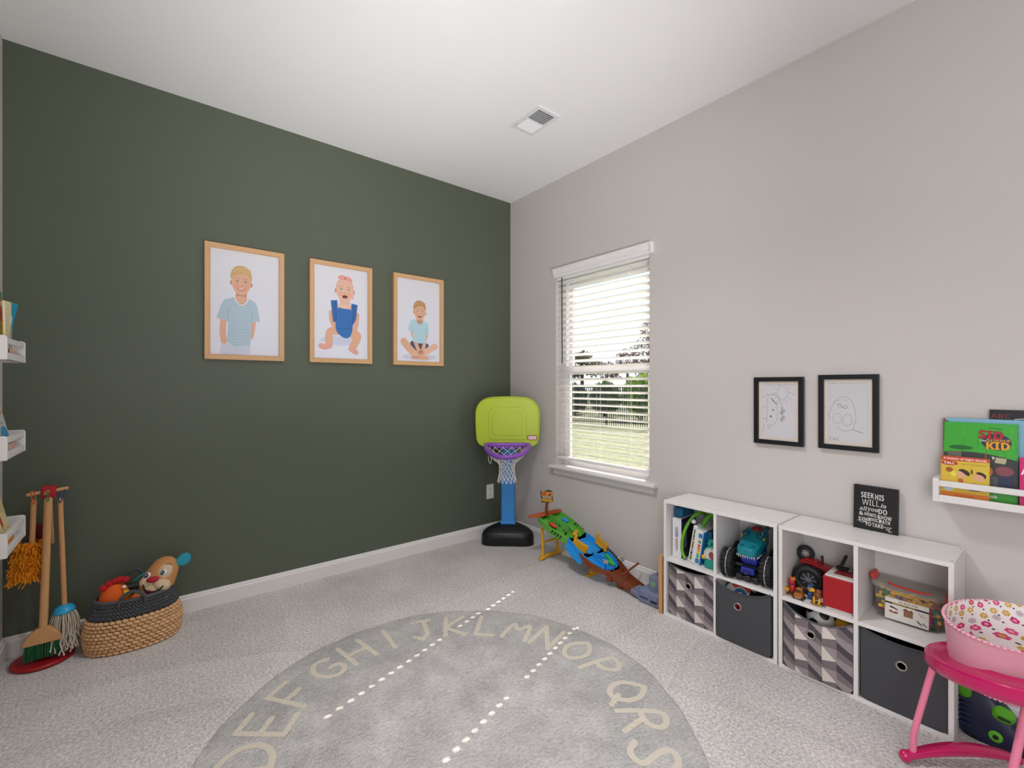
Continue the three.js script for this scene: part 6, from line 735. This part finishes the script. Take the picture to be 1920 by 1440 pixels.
// ---------------------------------------------------------------- fourth cube: clear tub of building pieces
{
  const t = inCube('plastic_tub', 'clear plastic tub with red latches full of colourful building pieces', 'storage tub', -0.105, 2.556);
  const clear = M(0xf0eeea, 0.16, { transmission: 0.92, thickness: 0, ior: 1.3, side: THREE.DoubleSide }), red = M(0xd8281a, 0.35);
  const shell = (y0, y1, a0, a1, b0, b1) => { const R = [[y0, a0, b0], [y1, a1, b1]].map(([y, a, b]) => sup(48, a, b, 7).map(([x, z]) => [x, y, z])); return loft(R, false); };
  part('tub_wall', shell(0.003, 0.12, 0.092, 0.1, 0.036, 0.05), clear, t); part('tub_floor', bx(-0.09, 0.09, 0.002, 0.004, -0.035, 0.035), clear, t);
  part('lid', merge([shell(0.118, 0.136, 0.105, 0.107, 0.056, 0.057), T(extrude(rrShape(0.212, 0.112, 0.012), 0.002, 0), 0, 0.138, 0, Math.PI / 2)]), M(0xe6e2dc, 0.26, { transmission: 0.75, thickness: 0, ior: 1.3, side: THREE.DoubleSide }), t);
  part('latch', merge([T(box(0.012, 0.03, 0.07, 0, 0, 0, 0.005), -0.105, 0.142, -0.005, 0, 0, 0.5)]), red, t); part('latch', T(box(0.012, 0.03, 0.07, 0, 0, 0, 0.005), 0.108, 0.13, 0, 0, 0, -0.2), red, t);
  part('front_bar', tube([[-0.055, 0.142, 0.048], [-0.03, 0.14, 0.058], [0.03, 0.138, 0.06], [0.07, 0.14, 0.052]], 0.0035, 30, 8), red, t);
  const card = part('label_card', new THREE.PlaneGeometry(0.126, 0.078).rotateX(-0.1).translate(0.0, 0.047, 0.05), printed(400, 250, (g, w, h) => { g.fillStyle = '#dcd6cc'; g.fillRect(0, 0, w, h); text(g, 'IQ BUILDER', w * 0.54, 26, 32, '#7a5430'); g.fillStyle = '#1a1818'; g.fillRect(0, 50, w, 20); g.fillStyle = '#8a7a34'; g.fillRect(70, 50, 130, 20); g.fillRect(210, 50, 70, 20); smooth(g, [[40, 90], [80, 100], [130, 120], [120, 130], [80, 116], [56, 120]], '#2c2c34'); smooth(g, [[30, 160], [60, 140], [80, 165], [110, 140], [130, 165], [100, 175], [60, 172]], '#8a4a34'); path(g, [[160, 110], [190, 84], [230, 100], [240, 84], [270, 112]], '#7a2f24'); g.fillStyle = '#9a7048'; g.fillRect(176, 112, 84, 66); g.fillStyle = '#5a3020'; for (let i = 0; i < 12; i++) g.fillRect(180 + (i % 4) * 20, 118 + Math.floor(i / 4) * 20, 10, 10); for (let i = 0; i < 10; i++) blob(g, 310 + (i * 17) % 60, 100 + (i * 23) % 46, 4, 4, '#7a3a30'); for (let i = 0; i < 9; i++) blob(g, 300 + (i * 13) % 80, 190 + (i * 11) % 34, 10, 6, i % 3 ? '#242228' : '#6a5a3a'); }, 0.5), t);
  part('card_edge', new THREE.PlaneGeometry(0.01, 0.06).rotateX(-0.1).translate(0.066, 0.05, 0.0495), M(0x8a1a34, 0.5), card);
  const cols = [0xf2b81a, 0xa02a44, 0x1f7a54, 0x2a4a94, 0xf0c024, 0x7a2c48], grp = thing('building_pieces', 'yellow green red and blue plastic building pieces filling the clear tub', 'building pieces', [-0.105, SH + 0.005, 2.556], TURN); grp.userData.kind = 'stuff';
  cols.forEach((c, k) => { const g = []; for (let i = 0; i < 26; i++) { const y = rr(0.012, 0.104), s = 1 + y * 0.6, x = rr(-0.08, 0.08) * s, z = (i % 4 ? 1 : -1) * rr(k === 0 || k === 4 ? 0.02 : 0.004, 0.029) * s + 0.002; g.push(k === 0 || k === 4 ? (i % 3 ? T(merge([cyl(0.0045, 0.0045, 0.06, 0, 0, 0, 8), ball(0, 0.03, 0, 0.008, 0.008, 0.006, 8), ball(0, -0.03, 0, 0.008, 0.008, 0.006, 8)]), x * 0.75, y, z, rr(-0.4, 0.4), rr(-0.3, 0.3), 1.57 + rr(-0.35, 0.35)) : T(merge([new THREE.TorusGeometry(0.009, 0.0055, 6, 14), ...Array.from({ length: 7 }, (_, q) => T(box(0.004, 0.006, 0.006, 0, 0, 0, 0), Math.cos(q * 0.9) * 0.0135, Math.sin(q * 0.9) * 0.0135, 0, 0, 0, q * 0.9))]), x, y, z, rr(-0.4, 0.4), rr(-0.4, 0.4), 0)) : T(k % 2 ? cyl(0.012, 0.012, 0.006, 0, 0, 0, 10) : box(0.022, 0.016, 0.012, 0, 0, 0, 0.002), x, y, z, rr(-1.5, 1.5), rr(-1, 1), rr(-1, 1))); } part('piece', merge(g), M(c, 0.4), grp); });
}
// ---------------------------------------------------------------- alphabet rug: a round, low pile disc with tufted letters
{
  const C = [-1.522, 0, 1.598], R = 0.822, N = 2048, S = { A: [[[0, 0], [0.5, 1], [1, 0]], [[0.2, 0.4], [0.8, 0.4]]], B: [[[0, 0], [0, 1], [0.6, 1], [0.85, 0.75], [0.6, 0.52], [0, 0.52]], [[0.6, 0.52], [0.95, 0.25], [0.6, 0], [0, 0]]], C: [[[0.95, 0.8], [0.5, 1], [0.05, 0.6], [0.1, 0.25], [0.5, 0], [0.95, 0.2]]], D: [[[0, 0], [0, 1], [0.5, 0.98], [0.95, 0.7], [0.95, 0.3], [0.5, 0.02], [0, 0]]], E: [[[0.8, 1], [0, 1], [0, 0], [0.85, 0]], [[0, 0.5], [0.65, 0.5]]], F: [[[0.85, 1], [0, 1], [0, 0]], [[0, 0.52], [0.65, 0.52]]], G: [[[0.9, 0.82], [0.5, 1], [0.05, 0.65], [0.08, 0.25], [0.5, 0], [0.95, 0.15], [0.95, 0.45], [0.6, 0.45]]], H: [[[0, 0], [0, 1]], [[0.85, 0], [0.85, 1]], [[0, 0.5], [0.85, 0.5]]], I: [[[0.4, 0], [0.4, 1]]], J: [[[0.15, 1], [0.85, 1]], [[0.6, 1], [0.6, 0.25], [0.35, 0], [0.05, 0.2]]], K: [[[0.05, 0], [0.05, 1]], [[0.8, 1], [0.05, 0.42], [0.85, 0]]], L: [[[0.1, 1], [0.1, 0], [0.8, 0]]], M: [[[0, 0], [0.1, 1], [0.5, 0.35], [0.9, 1], [1, 0]]], N: [[[0, 0], [0, 1], [0.85, 0], [0.85, 1]]], O: [[[0.5, 1], [0.05, 0.7], [0.05, 0.3], [0.5, 0], [0.95, 0.3], [0.95, 0.7], [0.5, 1]]], P: [[[0.05, 0], [0.05, 1], [0.6, 1], [0.9, 0.75], [0.6, 0.48], [0.05, 0.48]]], Q: [[[0.5, 1], [0.05, 0.7], [0.05, 0.3], [0.5, 0.02], [0.95, 0.3], [0.95, 0.7], [0.5, 1]], [[0.6, 0.25], [0.95, -0.05]]], R: [[[0.05, 0], [0.05, 1], [0.6, 1], [0.88, 0.76], [0.6, 0.5], [0.05, 0.5]], [[0.4, 0.5], [0.9, 0]]], S: [[[0.88, 0.85], [0.5, 1], [0.1, 0.8], [0.45, 0.52], [0.9, 0.25], [0.5, 0], [0.08, 0.15]]], T: [[[0, 1], [0.9, 1]], [[0.45, 1], [0.45, 0]]], U: [[[0, 1], [0.05, 0.25], [0.45, 0], [0.85, 0.25], [0.9, 1]]], V: [[[0, 1], [0.45, 0], [0.9, 1]]], W: [[[0, 1], [0.25, 0], [0.5, 0.65], [0.75, 0], [1, 1]]], X: [[[0, 0], [0.85, 1]], [[0, 1], [0.85, 0]]], Y: [[[0, 1], [0.45, 0.5], [0.9, 1]], [[0.45, 0.5], [0.45, 0]]], Z: [[[0, 1], [0.85, 1], [0, 0], [0.9, 0]]] };
  const draw = (bump) => (g, w) => {
    const px = w / (2 * R);
    if (bump) { g.fillStyle = '#808080'; g.fillRect(0, 0, w, w); } else { g.fillStyle = '#b4afae'; g.fillRect(0, 0, w, w); }
    const im = g.getImageData(0, 0, w, w), d = im.data; for (let j = 0; j < w; j++) for (let i = 0; i < w; i++) { const x = i / w * 1.64, y = j / w * 1.64, q = (j * w + i) * 4, f = noise.noise(x * 150, y * 150, 2), f2 = noise.noise(x * 60, y * 90, 4), s = fbm(x * 5, y * 5, 6), s2 = fbm(x * 13, y * 13, 11); if (bump) { const v = 128 + 70 * f + 45 * f2 + 40 * s2; d[q] = d[q + 1] = d[q + 2] = v; } else { const k = 1 + 0.07 * f + 0.08 * f2 + 0.16 * s + 0.1 * s2, rr2 = Math.hypot(i / w - 0.5, j / w - 0.5) * 2; const wn = rr2 > 0.62 ? 1 : 0; d[q] = 181 * k - 4 * wn; d[q + 1] = 175 * k - 1 * wn; d[q + 2] = 172 * k - 2 * wn; } } g.putImageData(im, 0, 0);
    g.lineCap = 'round'; g.lineJoin = 'round';
    const lay = (f) => { 'ABCDEFGHIJKLMNOPQRSTUVWXYZ'.split('').forEach((ch, i) => { const a = (-153.5 + (i - 3) * 13.55 + (i < 3 || i > 18 ? 0 : 0)) * Math.PI / 180; g.save(); g.translate(w / 2 + Math.cos(a) * 0.662 * px, w / 2 + Math.sin(a) * 0.662 * px); g.rotate(a + Math.PI / 2); const W = 0.125 * px, H = 0.165 * px, wd = 'I'.includes(ch) ? 0.8 : 0.9; for (const st of S[ch]) f(st.map(([x, y]) => [(x - 0.45) * W * wd, (0.5 - y) * H])); g.restore(); }); };
    const curved = (pts, c, lw) => pts.length > 4 ? smooth(g, pts, null, c, lw, false) : path(g, pts, null, c, lw);
    lay((p) => curved(p, bump ? '#b0b0b0' : 'rgba(208,198,180,.95)', 0.023 * px));
    if (!bump) { g.globalAlpha = 0.5; lay((p) => { for (let k = 0; k < 60; k++) { const n = Math.floor(rnd() * (p.length - 1)), t = rnd(), x = p[n][0] + (p[n + 1][0] - p[n][0]) * t + rr(-0.011, 0.011) * px, y = p[n][1] + (p[n + 1][1] - p[n][1]) * t + rr(-0.011, 0.011) * px; if (p.length <= 4) blob(g, x, y, rr(2, 6), rr(2, 4), k % 2 ? '#dbd2c0' : '#b8ac9a', rnd() * 3); } }); g.globalAlpha = 1; }
  };
  const g = lathe([[0, 0.0125], [0.4, 0.0125], [0.77, 0.0125], [0.808, 0.012], [0.819, 0.0085], [R, 0.003], [R, 0.0002], [0, 0.0002]], 160);
  { const p = g.attributes.position, uv = g.attributes.uv; for (let i = 0; i < p.count; i++) { const x = p.getX(i), z = p.getZ(i), a = Math.atan2(z, x), wob = Math.hypot(x, z) > 0.8 ? 1 + 0.004 * Math.sin(a * 9) + 0.003 * Math.sin(a * 23 + 1) : 1; p.setX(i, x * wob); p.setZ(i, z * wob); uv.setXY(i, 0.5 + x / (2 * R), 0.5 - z / (2 * R)); } g.computeVertexNormals(); }
  const bumpT = canvas(N / 2, N / 2, draw(true)); bumpT.colorSpace = THREE.NoColorSpace;
  single('alphabet_rug', g, new THREE.MeshPhysicalMaterial({ roughness: 0.97, map: canvas(N, N, draw(false)), bumpMap: bumpT, bumpScale: 0.008 }), 'round grey rug with cream alphabet letters round its edge on the carpet', 'rug', C);
}
// ---------------------------------------------------------------- doll high chair, seen from its side; local z is the way it faces, local x across (towards the view)
{
  const t = thing('doll_high_chair', 'pink doll high chair with magenta tray and flowered seat', 'doll chair', [-0.4943, 0, 2.7763], Math.atan2(-0.76, -0.65));
  const hot = M(0xc20f5c, 0.22, { clearcoat: 0.4, clearcoatRoughness: 0.15 }), pale = M(0xe87f9c, 0.35), mesh = M(0xeeb0be, 0.75, { transmission: 0.2, thickness: 0, side: THREE.DoubleSide }), lace = M(0xeaa8b6, 0.8);
  for (const s of [-1, 1]) {
    const x = s * 0.132, pts = []; for (let i = 0; i <= 20; i++) { const u = i / 20, z = 0.1 - u * 0.345; pts.push([z, 0.018 + 0.027 * Math.sin(Math.PI * u) ** 0.8, 0.013 + 0.007 * Math.sin(Math.PI * u)]); }
    part('foot_bar', merge([loft(pts.map(([z, y, r]) => sup(18, r * 0.95, r, 2.4).map(([a, b]) => [x + a, Math.max(0.003, y + b * 0.9), z]))), ball(x, 0.02, 0.098, 0.016, 0.0185, 0.018), ball(x, 0.017, -0.245, 0.015, 0.015, 0.016)]), hot, t);
    part('leg', tube([[x, 0.035, 0.075], [x, 0.07, 0.074], [x, 0.105, 0.069], [x, 0.2, 0.043], [x, 0.335 + (s > 0 ? 0.055 : 0), 0.004]], 0.0092, 48, 12), pale, t);
  }
  const TX = 0.04, tip = (x, y) => y + (x + 0.2) * 0.19; // the tray sits a little higher at its near end
  const us = (u) => { const a = Math.PI * (u * 1.24 - 0.12); return [-Math.cos(a) * 0.188, Math.sin(a) * 0.158]; };
  const tab = [[1.0, -0.031], [1.05, -0.017], [1.03, 0.009], [0.985, 0.014], [0.93, 0.005], [0.85, 0.0], [0.55, 0.0], [0.46, 0.004], [0.42, 0.008], [0.38, 0.0], [0.42, -0.02], [0.85, -0.03], [1.0, -0.031]];
  const tray = surf((u, v) => { const [x, z] = us(u), f = v * (tab.length - 1), i = Math.min(tab.length - 2, Math.floor(f)), q = f - i, m = tab[i][0] + (tab[i + 1][0] - tab[i][0]) * q, y = tab[i][1] + (tab[i + 1][1] - tab[i][1]) * q, X = TX + x * m, back = Math.max(0, -z - 0.005) * 0.8; return [X, tip(X, 0.354 + y + back), z * m - 0.046]; }, 60, 48);
  part('tray', mergeVertices(tray), hot, t);
  for (const s of [-1, 1]) part('tray_arm', capsule([TX + s * 0.165, tip(TX + s * 0.165, 0.356), -0.09], [TX + s * 0.17, tip(TX + s * 0.17, 0.362), -0.13], 0.015, 0.013), hot, t);
  // seat: a soft cup, flowered inside, pink outside, scalloped edge
  const SC = [-0.012, -0.105], rim = (a) => { const c = Math.cos(a), s = Math.sin(a); return [SC[0] + c * 0.13, 0.502 - s * 0.012 - c * 0.012, SC[1] + s * 0.155]; };
  const cup = (off) => (u, v) => { const r = rim(u * 6.28319), e = (1 - 0.12 * v) * Math.sqrt(Math.max(0, 1 - v ** 9)) * (1 - off * 7); return [SC[0] + (r[0] - SC[0]) * e, r[1] + (0.3 - r[1]) * v + off * 4 * v, SC[1] + (r[2] - SC[1]) * e]; };
  part('seat_shell', surf(cup(0), 72, 20), mesh, t);
  const flowers = printed(768, 768, (g, w, h) => { g.fillStyle = '#f1eae6'; g.fillRect(0, 0, w, h); const pal = [['#cf1f6a', '#e79ab8'], ['#c9a83a', '#eab3a8'], ['#e0447c', '#e8a0b8'], ['#b9bfc0', '#e69ab4'], ['#d0b040', '#f0c8b4'], ['#d84a7c', '#c9a83a']]; for (let j = 0; j < 13; j++) for (let i = 0; i < 13; i++) { const x = (i + (j % 2) * 0.5 + 0.16 * Math.sin(i * 3 + j)) * 64, y = (j + 0.5 + 0.12 * Math.cos(i * 2 + j * 5)) * 60, [a, b] = pal[(i * 5 + j * 3) % 6], r = 20; for (let k = 0; k < 6; k++) blob(g, x + Math.cos(k * 1.047) * r * 0.62, y + Math.sin(k * 1.047) * r * 0.62, r * 0.42, r * 0.42, a); blob(g, x, y, r * 0.45, r * 0.45, b); blob(g, x + 32, y + 10, 5.5, 5.5, '#4a3a40'); } }, 0.7);
  const pad = surf((u, v) => { const p = cup(0.005)(u, v * 0.93); return [p[0], p[1] + 0.002, p[2]]; }, 72, 18); { const uv = pad.attributes.uv, p = pad.attributes.position; for (let i = 0; i < p.count; i++) { const x = p.getX(i) - SC[0], z = p.getZ(i) - SC[1], d = Math.hypot(x, z) || 1, k = (d - (0.5 - p.getY(i)) * 0.9) / d; uv.setXY(i, 0.5 + x * k * 3.1, 0.5 + z * k * 3.1); } }
  part('flowered_lining', pad, flowers, t);
  const sc = []; for (let i = 0; i < 60; i++) { const p = cup(0)(i / 60, 0.9); sc.push(ball(p[0], p[1], p[2], 0.005, 0.005, 0.005, 8)); } for (let i = 0; i < 70; i++) { const p = rim(i / 70 * 6.2832); sc.push(ball(p[0], p[1] - 0.001, p[2], 0.0055, 0.004, 0.0055, 8)); } part('scalloped_edge', merge(sc), lace, t);
}
// ---------------------------------------------------------------- navy toy with green grips beside the shelf
{
  const t = thing('toy_vacuum', 'navy toy machine with green grips and green dial behind the doll chair', 'toy', [-0.13, 0, 2.765], TURN); t.scale.setScalar(0.72);
  const navy = M(0x0c1434, 0.42), gr = M(0x4f9a14, 0.4), dark = M(0x111511, 0.5);
  part('body', loft([[0, -0.09, 0.15, 0.07], [0.03, -0.1, 0.155, 0.075], [0.1, -0.1, 0.115, 0.07], [0.17, -0.1, 0.06, 0.06], [0.215, -0.09, 0.03, 0.045], [0.225, -0.07, 0.01, 0.03]].map(([y, a, b, d]) => sup(32, (b - a) / 2, d, 3.4).map(([x, z]) => [(a + b) / 2 + x, y, z]).reverse())), navy, t);
  const ribs = []; for (let i = 0; i < 6; i++) ribs.push(box(0.05, 0.006, 0.01, -0.07, 0.06 + i * 0.022, 0.068 - i * 0.002, 0.002)); part('rib', merge(ribs), M(0x16244e, 0.4), t);
  part('grip', merge([T(loft([[0, 0.034], [0.01, 0.038], [0.035, 0.038], [0.045, 0.03]].map(([y, r]) => sup(24, r, r * 0.8, 2.6).map(([x, z]) => [x, y, z]).reverse())), 0.045, 0.135, 0.035, 0.5, 0, -0.3)]), gr, t); part('grip_slot', T(box(0.04, 0.008, 0.01, 0, 0, 0, 0.002), 0.058, 0.15, 0.078, 0.3, 0.3, -0.3), dark, t);
  part('grip', T(loft([[0, 0.022], [0.02, 0.025], [0.07, 0.024], [0.085, 0.016]].map(([y, r]) => sup(24, r, r, 2.4).map(([x, z]) => [x, y, z]).reverse())), -0.068, 0.165, 0.025, 0.35, 0, 0.1), gr, t);
  part('grip_cap', T(cyl(0.018, 0.016, 0.012, 0, 0, 0, 20), -0.077, 0.247, 0.055, 0.35), M(0x1e4a7e, 0.4), t);
  const d = part('dial', T(lathe([[0, 0], [0.024, 0], [0.024, 0.006], [0.02, 0.01], [0, 0.01]], 32), 0.03, 0.055, 0.07, Math.PI / 2 - 0.12), gr, t); const sp = []; for (let i = 0; i < 8; i++) sp.push(T(box(0.003, 0.02, 0.002, 0, 0, 0, 0), 0.03, 0.0555, 0.0812, -0.12, 0, i * 0.393)); part('dial_star', merge(sp), dark, d);
}
renderer.render(scene, camera);
